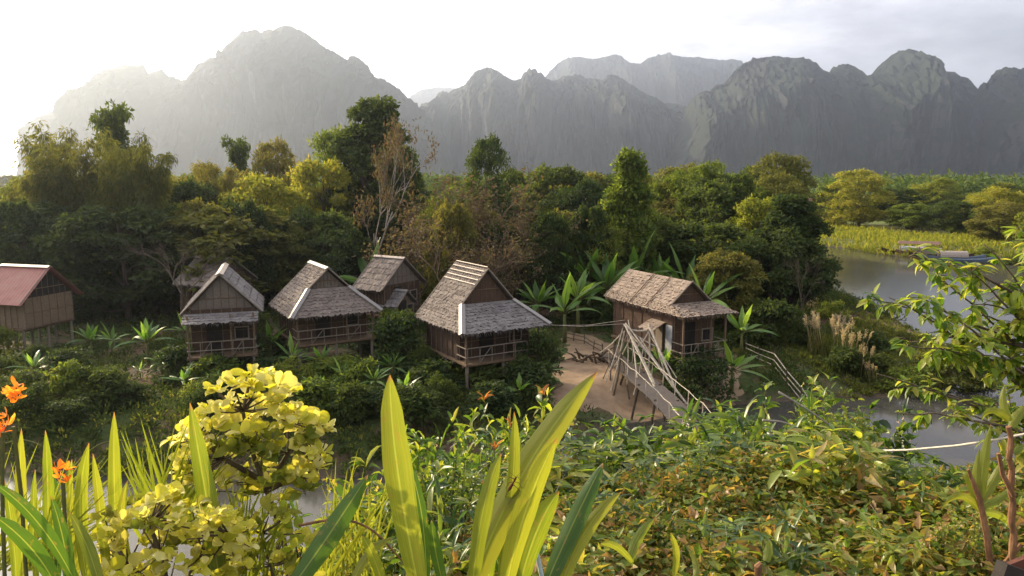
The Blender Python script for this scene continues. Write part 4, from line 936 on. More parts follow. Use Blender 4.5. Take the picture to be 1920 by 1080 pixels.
bush(1850, 745, 90, 1.2, 'small bush at the river tip of the sandbar', 2, 'leaf_mid', z=.3)
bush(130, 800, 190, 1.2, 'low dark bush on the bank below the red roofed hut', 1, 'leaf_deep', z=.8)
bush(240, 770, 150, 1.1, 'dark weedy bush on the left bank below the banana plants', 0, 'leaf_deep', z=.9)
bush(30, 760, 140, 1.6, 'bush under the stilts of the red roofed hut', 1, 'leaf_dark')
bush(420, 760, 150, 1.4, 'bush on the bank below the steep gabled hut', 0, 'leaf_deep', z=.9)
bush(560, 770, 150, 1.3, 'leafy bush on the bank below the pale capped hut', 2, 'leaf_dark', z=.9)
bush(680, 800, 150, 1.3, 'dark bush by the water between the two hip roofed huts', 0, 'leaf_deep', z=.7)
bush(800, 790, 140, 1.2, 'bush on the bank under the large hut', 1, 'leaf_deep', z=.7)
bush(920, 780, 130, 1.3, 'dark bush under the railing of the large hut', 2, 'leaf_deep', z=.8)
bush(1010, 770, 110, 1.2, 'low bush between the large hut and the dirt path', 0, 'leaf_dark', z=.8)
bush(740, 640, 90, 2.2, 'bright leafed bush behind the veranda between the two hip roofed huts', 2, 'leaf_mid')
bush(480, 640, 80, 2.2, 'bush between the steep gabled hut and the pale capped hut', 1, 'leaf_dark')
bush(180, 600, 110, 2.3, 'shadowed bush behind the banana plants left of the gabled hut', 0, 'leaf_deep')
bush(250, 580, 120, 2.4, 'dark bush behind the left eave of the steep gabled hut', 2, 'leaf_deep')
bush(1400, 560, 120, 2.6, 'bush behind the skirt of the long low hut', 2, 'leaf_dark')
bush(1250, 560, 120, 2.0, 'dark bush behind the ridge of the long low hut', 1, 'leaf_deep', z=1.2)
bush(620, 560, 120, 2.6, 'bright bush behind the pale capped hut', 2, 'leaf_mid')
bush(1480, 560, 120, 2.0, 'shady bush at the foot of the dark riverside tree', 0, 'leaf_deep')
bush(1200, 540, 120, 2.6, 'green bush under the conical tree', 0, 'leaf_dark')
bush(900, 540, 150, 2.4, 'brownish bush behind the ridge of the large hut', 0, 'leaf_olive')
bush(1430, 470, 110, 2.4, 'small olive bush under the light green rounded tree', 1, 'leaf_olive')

r = rs(555)
for k, (a, b, h_) in enumerate([(1650, 705, 1.5), (1705, 722, 1.7), (1630, 655, 1.4), (1835, 712, 1.6), (1790, 668, 1.2), (1590, 700, 1.6), (1745, 690, 1.4), (1560, 640, 1.8)]):
    bush(a, b, 110, h_, 'low green bush among several alike on the weedy sandbar', k % 3, ['grassy', 'leaf_mid', 'leaf_dark'][k % 3], z=.5, group='bushes on the sandbar')
r = rs(515)
for k in range(46):
    px = r.uniform(-40, 1010); py = r.uniform(705, 800) if k % 3 else r.uniform(660, 720)
    if 250 < px < 330 and py < 740: continue
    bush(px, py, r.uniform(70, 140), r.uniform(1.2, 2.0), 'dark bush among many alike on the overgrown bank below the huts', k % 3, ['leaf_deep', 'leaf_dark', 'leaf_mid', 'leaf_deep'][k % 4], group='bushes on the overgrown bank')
for k in range(34):
    px = r.uniform(150, 1500); py = r.uniform(520, 590)
    bush(px, py, r.uniform(70, 130), r.uniform(1.6, 3.0), 'leafy bush in the thicket behind the row of huts', k % 3, ['leaf_mid', 'leaf_dark', 'leaf_yellow', 'leaf_deep', 'leaf_olive'][k % 5], group='bushes of the thicket behind the huts')
# banana plants
bn = [banana_proto('banana_plant', 61), banana_proto('banana_plant', 62, 3.4, 11, 1.9, .5), banana_proto('banana_plant', 63, 3.8, 8, 2.3, .6)]
def ban(px, top, Yd, label, k=0, R=None, mat=None):
    p = gy(px, top, Yd); z0 = ht(p.x, Yd); H_ = max(p.z-z0, 1.0)
    put(bn[k], (p.x, Yd, z0-.05), label, 'banana plant', H=H_/1.12, R=R or bn[k]['R']*H_/3.9, mat=mat, mname='leaf_fronds')
for a in [(1108, 452, 56, 'banana plant with two upright pale leaves, left of the conical tree', 0), (1142, 462, 54, 'banana plant directly under the conical tree', 1), (1192, 455, 57, 'banana plant with one upright bright leaf right of the conical tree', 2),
          (1236, 470, 58, 'banana plant above the ridge of the long low hut', 1), (1285, 478, 56, 'dark banana plant right of the long hut ridge', 2), (1085, 500, 51, 'bushy banana plant left of the long low hut', 1),
          (1320, 500, 50, 'banana plant with drooping leaves behind the long hut gable', 0), (1060, 530, 48, 'banana plant at the left end of the banana thicket', 2), (1395, 575, 44.5, 'banana plant hugging the right skirt of the long low hut', 0),
          (690, 472, 57, 'banana plant with silvery leaves over the brown thatched hut', 2), (640, 468, 60, 'banana plant left of the silvery leafed one', 1), (600, 455, 62, 'banana plant behind the pale ridge cap', 0),
          (165, 608, 44, 'banana plant right of the red roofed hut', 1), (205, 618, 45, 'small banana plant near the shaded left path', 2), (272, 598, 42, 'large banana plant left of the steep gabled hut', 1),
          (300, 662, 39.5, 'banana plant in front of the steep gabled hut', 0), (262, 700, 39, 'drooping banana plant low on the left bank', 2), (545, 642, 39.5, 'banana plant below the veranda of the pale capped hut', 2),
          (600, 648, 39, 'bright banana plant at the front of the pale capped hut', 1), (838, 712, 36, 'slim banana plant beside the stilts of the large hut', 0), (505, 610, 42, 'banana plant left of the pale capped hut', 0),
          (455, 655, 40, 'banana plant right of the steep gabled hut', 1), (1010, 520, 52, 'banana plant behind the right slope of the large hut', 1), (345, 600, 47, 'banana plant hidden behind the gabled hut', 2)]:
    ban(a[0], a[1]-14, a[2], a[3], a[4])

r = rs(717)
for k, (px, py, w_, h_) in enumerate([(1560, 425, 90, 3.5), (1600, 412, 80, 3.5), (1655, 412, 100, 4), (1700, 430, 90, 3.6), (1745, 432, 80, 3.6), (1790, 440, 90, 4), (1835, 445, 100, 4.5), (1880, 452, 100, 4.5), (1925, 460, 100, 5), (1850, 470, 80, 2.5), (1900, 480, 90, 2.6), (1760, 415, 70, 4), (1640, 395, 110, 4), (1820, 410, 110, 5), (1545, 400, 70, 4)]):
    bush(px, py, w_*.8, h_, 'leafy bush among many alike on the meadow bank beyond the river bend', k % 3, ['leaf_yellow', 'leaf_mid', 'leaf_dark', 'leaf_mid'][k % 4], group='bushes on the far meadow bank')
r = rs(321)
for k, (a, b, yd) in enumerate([(60, 655, 38), (120, 668, 37), (345, 690, 36.5), (400, 700, 36), (470, 690, 36.5), (640, 672, 37), (700, 690, 36), (735, 650, 38.5), (760, 720, 34.5), (600, 720, 34.5), (520, 700, 35.5), (1020, 660, 38), (975, 715, 34.8), (1250, 640, 39.5), (1375, 640, 39.5)]):
    p = gy(a, b, yd); z0 = ht(p.x, yd); H_ = max(p.z-z0, 1.6); put(bn[k % 3], (p.x, yd, z0-.05), 'low banana plant among several alike in the growth right below the huts', 'banana plant', H=H_/1.1, R=bn[k % 3]['R']*H_/3.2, mname='leaf_fronds', group='banana plants below the huts')
# reeds on the sandbar
rp = [reed_proto('plumed_reed', 71), reed_proto('plumed_reed', 72, 2.0, 120)]
for k, (a, b, h_, lb) in enumerate([(1535, 668, 2.3, 'plumed reed tuft nearest the bamboo rail fence'), (1562, 672, 2.6, 'tallest pale plumed reed tuft beside the sandbar'), (1590, 680, 2.2, 'pale plumed reed tuft right of the tallest'),
        (1612, 690, 1.7, 'short reed tuft at the sandbar edge'), (1510, 600, 1.9, 'plumed reed tuft beneath the leafless riverside tree'), (1575, 640, 2.0, 'reed tuft behind the tallest plumed reeds'), (1640, 700, 1.2, 'low reed tuft in the middle of the sandbar')]):
    p = gz(a, b, .9); put(rp[k % 2], (p.x, p.y, ht(p.x, p.y)-.05), lb, 'reeds', H=h_, R=h_*.55)

# undergrowth and weeds over the village ground
r = rs(7); n = 7600; px = r.uniform(-120, 1700, n); yy = 28.2+r.rand(n)**1.35*78; x = (px-960)/F*yy*1.02
xq = r.uniform(14, 33, 1500); yq = r.uniform(37, 66, 1500); x = np.concatenate([x, xq]); yy = np.concatenate([yy, yq]); n = len(x)
P = np.stack([x, yy], 1); ok = (sdist(P, RIV) > .15) & (sdist(P, np.array(SANDP)) > .15+.5*r.rand(n))
for h_ in (HD, HC, HB, HA, HE, HF):
    ok &= ~((np.abs((x-h_[0])*math.cos(h_[2])+(yy-h_[1])*math.sin(h_[2])) < h_[3]/2+.1) & (np.abs(-(x-h_[0])*math.sin(h_[2])+(yy-h_[1])*math.cos(h_[2])) < h_[4]/2-.1))
x, yy = x[ok], yy[ok]; z = hts(x, yy); g = Geo(); gg = Geo()
for a, b, c_ in zip(x, yy, z):
    if sdist([(a, b)], RIV)[0] < 1.2 and r.rand() < .5: continue
    k = r.randint(14, 34); s_ = r.uniform(.25, .8)*(1+.4*(b > 60)); bar_ = (17 < a < 34 and b < 60)
    if bar_:
        s_ *= .6
    d = sph(r, k); d[:, 2] = np.abs(d[:, 2]); p = np.array([a, b, c_])+d*np.array([s_, s_, s_*.8])*r.uniform(.3, 1, (k, 1))
    (gg if (bar_ or r.rand() < .22) else g).diamonds(p, unit(d+sph(r, k)*.6+np.array([0, 0, .3])), unit(sph(r, k)+np.array([0, 0, 1])), r.uniform(.12, .34, k)*(1+.3*(b > 60)), r.uniform(.05, .14, k))
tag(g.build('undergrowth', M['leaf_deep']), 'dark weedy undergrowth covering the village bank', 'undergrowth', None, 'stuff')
tag(gg.build('weeds', M['grassy']), 'light grassy weeds on the sandbar and among the undergrowth', 'weeds', None, 'stuff')
r = rs(17); n = 24000; a = r.uniform(1440, 1980, n); b = r.uniform(405, 490, n); pts = np.array([gz(i, j_, 1.0)[:2] for i, j_ in zip(a, b)]); dd_ = sdist(pts, RIV); pts = pts[(dd_ > -.5) & (dd_ < 45-20*(pts[:,0] > 75))]
z = hts(pts[:, 0], pts[:, 1]); n = len(pts); g = Geo(); g.diamonds(np.column_stack([pts, z]), unit(sph(r, n)*.5+np.array([0, 0, 1])), sph(r, n), r.uniform(.4, 1.1, n), r.uniform(.15, .4, n))
tag(g.build('meadow_grass', M['leaf_yellow']), 'bright yellow green meadow grass on the far bank of the river bend', 'grass', None, 'stuff')
#@@FG
# ------------------------------------------------------------------ foreground planting on the near slope
def bez(a, b, c, n): t = np.linspace(0, 1, n)[:, None]; return (1-t)**2*a+2*t*(1-t)*b+t*t*c
def blade(pts, wpx, Y0, Y1, parent, mat='strap', tw=.3, fold=.22, prof='strap', name='leaf_blade', n=20, rx=0):
    """a strap leaf through base, bow and tip (three points given as seen from the terrace, set at depths Y0..Y1)"""
    a, b, c = [np.array(gy(p[0], p[1], y)) for p, y in zip(pts, (Y0, (Y0+Y1)/2, Y1))]
    P = bez(a, 2*b-(a+c)/2, c, n); T = unit(np.gradient(P, axis=0)); u = np.linspace(0, 1, n)
    view = unit(P-np.array([0, 0, CZ])); sd_ = unit(np.cross(T, view)); U = np.cross(sd_, T)
    an = tw*(1-.5*u)[:, None]; sd2 = sd_*np.cos(an)+U*np.sin(an); U2 = np.cross(sd2, T)
    if prof == 'strap': w = np.interp(u, [0, .15, .5, .8, .93, 1], [.55, .8, 1, .72, .34, .02])
    else: w = np.interp(u, [0, .2, .6, 1], [.7, 1, .8, .05])
    w = w*wpx*(Y0+Y1)/2/F/.95; O = np.array(parent.location) if parent else 0
    rp_ = .06*np.sin(u*17+pts[2][0])*w
    V = []
    for k_, f_ in ((-1, 1), (-.5, .42), (0, 0), (.5, .42), (1, 1)):
        V.append(P-O+sd2*(w*k_/2)[:, None]+U2*((w*fold*f_*.8)+rp_*k_*.5)[:, None]*1.0)
    V = np.stack(V, 1).reshape(-1, 3); q = []; AC = np.tile([0, .25, .5, .75, 1.0], n); AL = np.repeat(u, 5)
    for s_ in range(n-1):
        for e in range(4): q.append((s_*5+e, s_*5+e+1, s_*5+6+e, s_*5+5+e))
    g = Geo(); g.add(V, q); o = g.build(name, M[mat], parent, smooth=True)
    for nm, ar in (('across', AC), ('along', AL)):
        at_ = o.data.attributes.new(nm, 'FLOAT', 'POINT'); at_.data.foreach_set('value', ar.astype(np.float32))
    return o
def plant_at(name, px, py, Yd, label, cat, group=None):
    p = gy(px, py, Yd); return thing(name, (p.x, p.y, ht(p.x, p.y)), label, cat, group)

T = plant_at('strap_leaf_plant', 930, 1080, 2.1, 'tall clump of bright green strap leaves in the middle, one leaf pointing far right', 'plant')
for pts, w, y0, y1, mt, tw in [([(787, 1110), (745, 880), (731, 703)], 56, 2.0, 2.1, 'strap', .2), ([(880, 1110), (985, 880), (1120, 697)], 60, 2.1, 2.3, 'strap', .35),
        ([(948, 1110), (985, 960), (1044, 822)], 46, 2.0, 2.0, 'strap', -.3), ([(935, 1110), (960, 920), (964, 772)], 26, 2.15, 2.2, 'strap', .3), ([(885, 1110), (905, 960), (939, 850)], 34, 2.05, 2.1, 'strap', .4),
        ([(1018, 1110), (1075, 980), (1131, 868)], 42, 2.1, 2.2, 'strap_dark', .5), ([(1050, 1110), (1095, 1000), (1165, 922)], 30, 2.1, 2.2, 'strap', .3), ([(972, 1110), (1005, 1000), (1048, 922)], 44, 2.2, 2.25, 'strap', -.2),
        ([(835, 1110), (818, 1040), (809, 975)], 24, 2.1, 2.1, 'strap_dark', .2), ([(915, 1110), (925, 1010), (950, 935)], 36, 2.2, 2.25, 'strap', -.5), ([(722, 1110), (700, 1045), (679, 1005)], 22, 2.1, 2.1, 'strap', .2),
        ([(800, 1110), (790, 960), (760, 860)], 26, 2.15, 2.2, 'strap_dark', -.5), ([(960, 1110), (915, 1000), (905, 900)], 30, 2.25, 2.3, 'strap_dark', .6)]:
    blade(pts, w, y0, y1, T, mt, tw)
T = plant_at('strap_leaf_plant', 90, 1080, 2.3, 'row of upright strap leaves at the left edge under the orange flowers', 'plant')
for pts, w, y0, y1, mt in [([(45, 1110), (38, 960), (40, 803)], 23, 2.3, 2.35, 'strap'), ([(88, 1110), (90, 950), (85, 806)], 21, 2.3, 2.3, 'strap'), ([(168, 1110), (150, 960), (167, 830)], 26, 2.3, 2.3, 'strap'),
        ([(225, 1110), (215, 940), (214, 772)], 26, 2.4, 2.4, 'strap'), ([(203, 1110), (190, 980), (174, 850)], 20, 2.3, 2.3, 'strap'), ([(105, 1110), (108, 990), (96, 870)], 16, 2.4, 2.4, 'strap_dark'),
        ([(150, 1110), (75, 985), (-15, 905)], 26, 1.9, 1.8, 'strap_dark'), ([(110, 1110), (60, 1030), (-15, 965)], 34, 1.7, 1.6, 'strap_dark'), ([(30, 1110), (25, 1010), (8, 900)], 20, 2.1, 2.1, 'strap'),  # the strap_dark blades filling the corner have their shade put into the colour
        ([(130, 1110), (120, 1020), (95, 930)], 26, 2.0, 2.0, 'strap_dark'), ([(190, 1110), (165, 1030), (130, 960)], 24, 2.0, 2.1, 'strap'), ([(70, 1110), (62, 990), (66, 880)], 14, 2.2, 2.2, 'strap'), ([(150, 1110), (132, 960), (135, 860)], 13, 2.35, 2.35, 'strap'), ([(260, 1110), (228, 1000), (240, 900)], 20, 2.3, 2.3, 'strap')]:
    blade(pts, w, y0, y1, T, mt, .35)
T = plant_at('strap_leaf_plant', 400, 1080, 2.2, 'yellow green strap leaf curving up in front of the yellow leaved shrub', 'plant')
blade([(415, 1110), (388, 940), (356, 755)], 38, 2.25, 2.35, T, 'strap', .2); blade([(405, 1110), (378, 930), (371, 815)], 26, 2.35, 2.4, T, 'strap_dark', .5)
T = plant_at('strap_leaf_plant', 600, 1080, 2.3, 'dark green strap leaf slanting right between the yellow shrub and the tall clump', 'plant')
blade([(540, 1110), (615, 1005), (690, 890)], 46, 2.1, 2.2, T, 'strap_dark', .3); blade([(655, 1110), (690, 1040), (735, 1010)], 18, 2.1, 2.2, T, 'strap', .3)
T = plant_at('strap_leaf_plant', 1190, 1060, 2.6, 'small pair of light green blades right of the tall strap leaf clump', 'plant')
blade([(1180, 1060), (1195, 1010), (1228, 972)], 20, 2.6, 2.7, T, 'strap', .2); blade([(1185, 1055), (1155, 1025), (1125, 1020)], 14, 2.6, 2.6, T, 'strap', .2); blade([(1262, 1080), (1268, 1040), (1258, 1000)], 14, 2.7, 2.7, T, 'strap', .2)
T = plant_at('strap_leaf_plant', 1440, 1030, 2.8, 'short blades rising from the ground cover beside a broken orange stalk', 'plant')
blade([(1436, 1052), (1440, 1035), (1442, 1012)], 17, 2.7, 2.75, T, 'strap', .1); blade([(1300, 1090), (1305, 1060), (1290, 1030)], 13, 2.6, 2.7, T, 'strap', .1)
g = Geo(); O = T.location; a, b = gy(1422, 1090, 2.5), gy(1421, 1062, 2.5); g.tube([a-O, b-O, b-O+Vector((.012, 0, .012))], [.012, .014, .009], 7); g.build('stalk', M['stem_red'], T)

# leafy cane plant and red stem on the right
T = plant_at('cane_plant', 1850, 1040, 3.0, 'brown cane topped by a fan of pointed green blades near the right edge', 'plant'); O = T.location
g = Geo(); g.tube([gy(*p, 3.0)-O for p in ((1862, 1110), (1850, 1000), (1835, 930), (1815, 880))], [.014, .014, .012, .006], 7); g.tube([gy(*p, 3.0)-O for p in ((1862, 1110), (1880, 1060), (1915, 1020))], .01, 6); g.build('cane', M['stem_red'], T)
for pts, w in [([(1836, 935), (1845, 860), (1858, 795)], 20), ([(1833, 930), (1830, 890), (1837, 840)], 18), ([(1838, 940), (1868, 890), (1885, 855)], 18), ([(1835, 950), (1815, 900), (1805, 890)], 14), ([(1840, 950), (1880, 930), (1905, 900)], 16),
        ([(1838, 960), (1800, 930), (1765, 955)], 15), ([(1842, 960), (1880, 970), (1900, 1000)], 15)]: blade(pts, w, 3.0, 3.05, T, 'strap', .3, prof='x')
T = plant_at('cane_plant', 1903, 1060, 2.4, 'thick reddish orange cane with a side branch at the right edge', 'plant'); O = T.location
g = Geo(); g.tube([gy(p[0]+2.5*math.sin(i*2.1), p[1], 2.4)-O for i, p in enumerate([(1903+(-.03)*(1140-y), y) for y in range(1140, 780, -20)])], [(.0125 if i % 3 else .0155)*(1-.02*i) for i in range(18)], 10)
g.tube([gy(*p, 2.38)-O for p in ((1901, 930), (1880, 890), (1872, 850))], [.009, .008, .006], 6); g.build('cane', M['stem_red'], T)
for pts, w in [([(1895, 800), (1915, 770), (1940, 760)], 16), ([(1893, 790), (1880, 755), (1885, 720)], 15), ([(1892, 790), (1860, 770), (1840, 790)], 14), ([(1900, 850), (1930, 840), (1950, 870)], 15)]: blade(pts, w, 2.4, 2.45, T, 'strap', .3, prof='x')
T = plant_at('weathered_timber', 1895, 1075, 1.9, 'dark reddish timber stub in the bottom right corner', 'timber'); O = T.location
g = Geo(); g.tube([gy(1862, 1110, 1.9)-O, gy(1893, 1068, 1.9)-O, gy(1940, 1052, 1.9)-O], [.018, .02, .024], 5)
g.build('board', M['timber'], T); g = Geo(); g.tube([gy(1885, 1130, 1.88)-O, gy(1905, 1062, 1.9)-O], [.05, .045], 6); g.build('stump', M['dark'], T)
g = Geo(); g.tube([gy(*p, y) for p, y in (((1612, 846), 5.2), ((1700, 844), 4.9), ((1790, 836), 4.6), ((1860, 826), 4.3), ((1960, 806), 4.0))], .0075, 6, )
tag(g.build('rope', M['rope'], None, True), 'pale rope stretched across the view of the river at the right', 'rope')
g = Geo(); g.tube([gy(1002, 1015, 2.3), gy(1022, 1110, 2.3)], .0075, 7); tag(g.build('plastic_rod', M['stick']), 'pale blue plastic rod behind the tall strap leaf clump', 'rod')

# insect on the strap leaf
T = thing('insect', gy(962, 905, 2.03), 'small brown long legged insect clinging to a broad strap leaf', 'insect'); g = Geo()
g.tube([(-.014, 0, -.026), (-.009, -.002, -.016), (-.003, -.003, -.004), (.002, -.003, .004), (.006, -.002, .012), (.009, 0, .018)], [.0015, .0048, .0038, .0022, .004, .0018], 8)
for sgn in (-1, 1):
    for k, (z_, l_) in enumerate([(.012, .02), (.004, .024), (-.006, .026)]):
        o = Vector((.002, -.002, z_)); k1 = o+Vector((sgn*l_*.6, -.006, l_*.45-.012*k)); k2 = k1+Vector((sgn*l_*.35, .006, -.012-.006*k)); g.tube([o, k1, k2], [.0011, .0009, .0005], 4)
    g.tube([(.008, 0, .017), (.012*sgn+.006, -.002, .028), (.02*sgn+.008, 0, .036)], [.0006, .0005, .0003], 3)
g.build('insect_body', M['insect'], T, True)

# yellow leaved shrubs
OVAL = ([0, .12, .35, .65, .88, 1], [.12, .35, .8, 1.05, .75, .25])
ROUND = ([0, .12, .35, .65, .88, 1], [.12, .62, 1.0, .98, .62, .12])
def yellow_shrub(clusters, base, Yd, size, label, seed, mains, nper=7, inner=None, stem='bark'):
    r = rs(seed); b = gy(*base, Yd); T = thing('yellow_leaf_shrub', (b.x, b.y, ht(b.x, b.y)), label, 'shrub'); O = np.array(T.location); g = Geo(); st = Geo(); g2 = Geo()
    mp = [[np.array(gy(*p, Yd+dy))-O for p, dy in m_] for m_ in mains]
    for k, m_ in enumerate(mp): st.tube(m_, np.linspace(.012, .005, len(m_)), 6)
    allp = np.vstack(mp)
    for (cx, cyy, dk) in clusters:
        c = np.array(gy(cx, cyy, Yd+r.uniform(-.2, .16)))-O; j = np.argmin(np.linalg.norm(allp-c-np.array([0, 0, -.06]), axis=1))
        st.tube([allp[j], (allp[j]+c)/2+np.array([0, 0, -.01]), c-np.array([0, 0, .01])], [.004, .003, .002], 4)
        n = r.randint(nper-3, nper+3); d = sph(r, n); d[:, 2] = np.abs(d[:, 2])*.8+.05; D = unit(d*np.array([1, 1, .7])+np.array([0, 0, .05])); P = c+d*size*.25*r.rand(n, 1)
        pd = D*size*.5; U = unit(np.array([0, 0, 1.0])+sph(r, n)*.75-np.array([0, .35, 0]))
        (g2 if dk else g).ribbon(P+pd*.3, D, U, size*r.uniform(.5, 1.4, n), size*r.uniform(.45, 1.25, n), *(ROUND if r.rand() < .55 else OVAL), bend=r.uniform(-.3, .6, n), fold=r.uniform(.05, .3), wav=.12)
        st.tube([c, c+np.array([.0, 0, .004])], .002, 3)
    st.build('stems', M[stem], T, True); g.build('yellow_foliage', M['yellow_leaf'], T, True)
    if g2.n: g2.build('green_foliage', M['leaf_yellow'], T, True)
    return T
r = rs(8); cl = []
CY = [(468, 694), (495, 690), (440, 715), (405, 722), (520, 716), (545, 722), (425, 745), (465, 735), (500, 745), (390, 765), (370, 790), (350, 800), (335, 822), (340, 850), (335, 885), (352, 905), (430, 780), (470, 775), (520, 770), (560, 765),
      (580, 778), (545, 790), (600, 792), (610, 800), (500, 800), (450, 810), (400, 800), (385, 835), (560, 820), (590, 850), (600, 872), (610, 852), (570, 880), (410, 760), (480, 710), (375, 815), (530, 745), (575, 800), (360, 840)]
for a, b in CY: cl += [(a, b+6, 0), (a+r.uniform(-14, 14), b+r.uniform(2, 20), 0)]
cl = [(475+(a-475)*.93+r.uniform(-5, 5), 800+(b-800)*.95, c) for a, b, c in cl]
for k in range(40): cl.append((r.uniform(395, 585), r.uniform(800, 950), r.rand() < .7))
yellow_shrub(cl, (540, 1080), 2.65, .041, 'rounded shrub of ruffled yellow leaves on a dark leaning stem', 5, [[((548, 1120), 0), ((530, 1000), 0), ((500, 920), 0), ((470, 840), 0), ((455, 770), 0), ((470, 710), 0)], [((500, 920), 0), ((540, 850), .05), ((575, 800), .08)],
    [((490, 900), 0), ((420, 860), -.05), ((370, 820), -.05)], [((500, 920), 0), ((560, 890), .03), ((595, 865), .05)]], 8)
cl = [(r.uniform(190, 470)+r.uniform(-10, 10), r.uniform(930, 1085), r.rand() < .12) for k in range(120)]
cl = [c for c in cl if c[1] > 935+.0016*(c[0]-320)**2*1.0]+[(315+r.uniform(-14, 14), 925+r.uniform(-3, 20), 0) for k in range(6)]
yellow_shrub(cl, (320, 1100), 2.3, .034, 'low spreading shrub with small yellow leaves at the bottom left', 15, [[((320, 1130), 0), ((300, 1040), 0), ((280, 980), 0)], [((330, 1120), 0), ((380, 1040), .05), ((430, 1000), .05)], [((310, 1120), 0), ((240, 1060), 0), ((210, 1010), 0)]], 7)
cl = [(r.uniform(440, 600), r.uniform(960, 1090), r.rand() < .5) for k in range(36)]
yellow_shrub(cl, (520, 1110), 2.5, .038, 'sparse yellow green shrub at the foot of the dark leaning stem', 25, [[((520, 1130), 0), ((510, 1060), 0), ((490, 1000), 0)], [((530, 1130), 0), ((560, 1050), .05)]], 6)

# orange flowers
def flower(px, py, Yd, n, size, label, stem, seed):
    r = rs(seed); b = gy(*stem[0], Yd); T = thing('canna_flower', (b.x, b.y, ht(b.x, b.y)), label, 'flower'); O = np.array(T.location); g = Geo(); s_ = Geo()
    s_.tube([np.array(gy(*p, Yd))-O for p in stem], .006, 5); s_.build('stem', M['stem_green'], T)
    for k in range(n):
        c = np.array(gy(px+r.uniform(-14, 14)*size/.05, py+r.uniform(-30, 30)*size/.05, Yd+r.uniform(-.04, .04)))-O; m_ = 4; d = unit(sph(r, m_)+np.array([0, 0, .55]))
        g.ribbon(np.repeat(c[None], m_, 0), d, sph(r, m_), size*r.uniform(.7, 1.3, m_), size*r.uniform(.22, .4, m_), [0, .25, .6, .9, 1], [.2, .7, 1, .6, .1], bend=r.uniform(-.2, .5, m_), fold=.15, wav=.05)
    g.build('petals', M['petal'], T, True)
flower(22, 738, 2.2, 9, .036, 'bright orange flower head at the left edge of the terrace planting', [(52, 1120), (40, 930), (25, 800)], 3)
flower(8, 795, 2.1, 5, .034, 'drooping red orange bloom touching the left frame edge', [(10, 1120), (4, 930), (5, 810)], 4)
flower(118, 888, 2.2, 5, .032, 'small yellow orange flower between the upright strap leaves', [(128, 1120), (122, 980), (118, 900)], 6)

# grass tufts
def tuft(bx, by, Yd, n, tips, w, label, seed, mat='strap', bend=(.1, .5)):
    r = rs(seed); b = gy(bx, by, Yd); T = thing('grass_tuft', (b.x, b.y, ht(b.x, b.y)), label, 'grass tuft'); O = np.array(T.location); g = Geo()
    for k in range(n):
        p0 = np.array(gy(bx+r.uniform(-.5, .5)*tips[4], by+20, Yd+r.uniform(-.1, .1))); p1 = np.array(gy(r.uniform(tips[0], tips[1]), r.uniform(tips[2], tips[3]), Yd+r.uniform(-.2, .2)))
        d = p1-p0; L = np.linalg.norm(d); u_ = unit(np.array([d[0]*-.3+r.uniform(-.3, .3), -.9, .2])); be = r.uniform(*bend)*r.choice([-1, 1])*0+r.uniform(0, .12)
        g.ribbon((p0-O)[None], (d/L)[None], u_[None], L, w*r.uniform(.6, 1.3), [0, .2, .4, .6, .8, .93, 1], [.7, 1, 1, .85, .6, .3, .03], bend=be, fold=.2)
    g.build('leaf_blades', M[mat], T, True)
tuft(310, 1000, 2.6, 85, (215, 420, 790, 960, 90), .011, 'fan of long thin grass blades left of the yellow shrub', 4)
tuft(450, 1080, 2.5, 46, (400, 560, 880, 1000, 150), .009, 'fine grass under the rounded yellow shrub', 5)
tuft(650, 1060, 2.7, 40, (590, 760, 850, 980, 120), .008, 'loose grass tuft right of the yellow shrub', 6)
tuft(20, 1050, 2.4, 70, (0, 260, 830, 1000, 150), .008, 'thin grass blades among the left strap leaves', 7)
for k, (pts, Yd, rad, mt, lb) in enumerate([([(215, 900), (150, 860), (190, 828), (240, 826)], 2.6, .0035, 'stem_green', 'long arching grass stalk left of the yellow shrub'), ([(560, 985), (640, 970), (700, 990), (770, 1070)], 2.3, .005, 'stem_red', 'arching reddish stem at the bottom between shrub and tall blades'),
        ([(0, 835), (40, 822), (80, 835), (130, 880)], 2.6, .003, 'stem_green', 'thin arching stalk at the far left under the flowers'), ([(1460, 735), (1510, 765), (1560, 800), (1600, 830)], 5.2, .009, 'bark_pale', 'bare pale twig poking from the tangle towards the river'),
        ([(1430, 788), (1465, 790), (1495, 802)], 5.0, .010, 'bark_pale', 'short pale bare stick lying in the shrub tangle')]):
    P = [np.array(gy(*p, Yd)) for p in pts]; g = Geo(); u = np.linspace(0, len(P)-1, 16); PP = np.array([[np.interp(t, range(len(P)), [p[i] for p in P]) for i in range(3)] for t in u])
    for _ in range(4): PP[1:-1] = (PP[:-2]+2*PP[1:-1]+PP[2:])/4
    g.tube(PP, np.linspace(rad, rad*.6, 16), 5); tag(g.build('dry_stalk', M[mt], None, True), lb, 'stem')

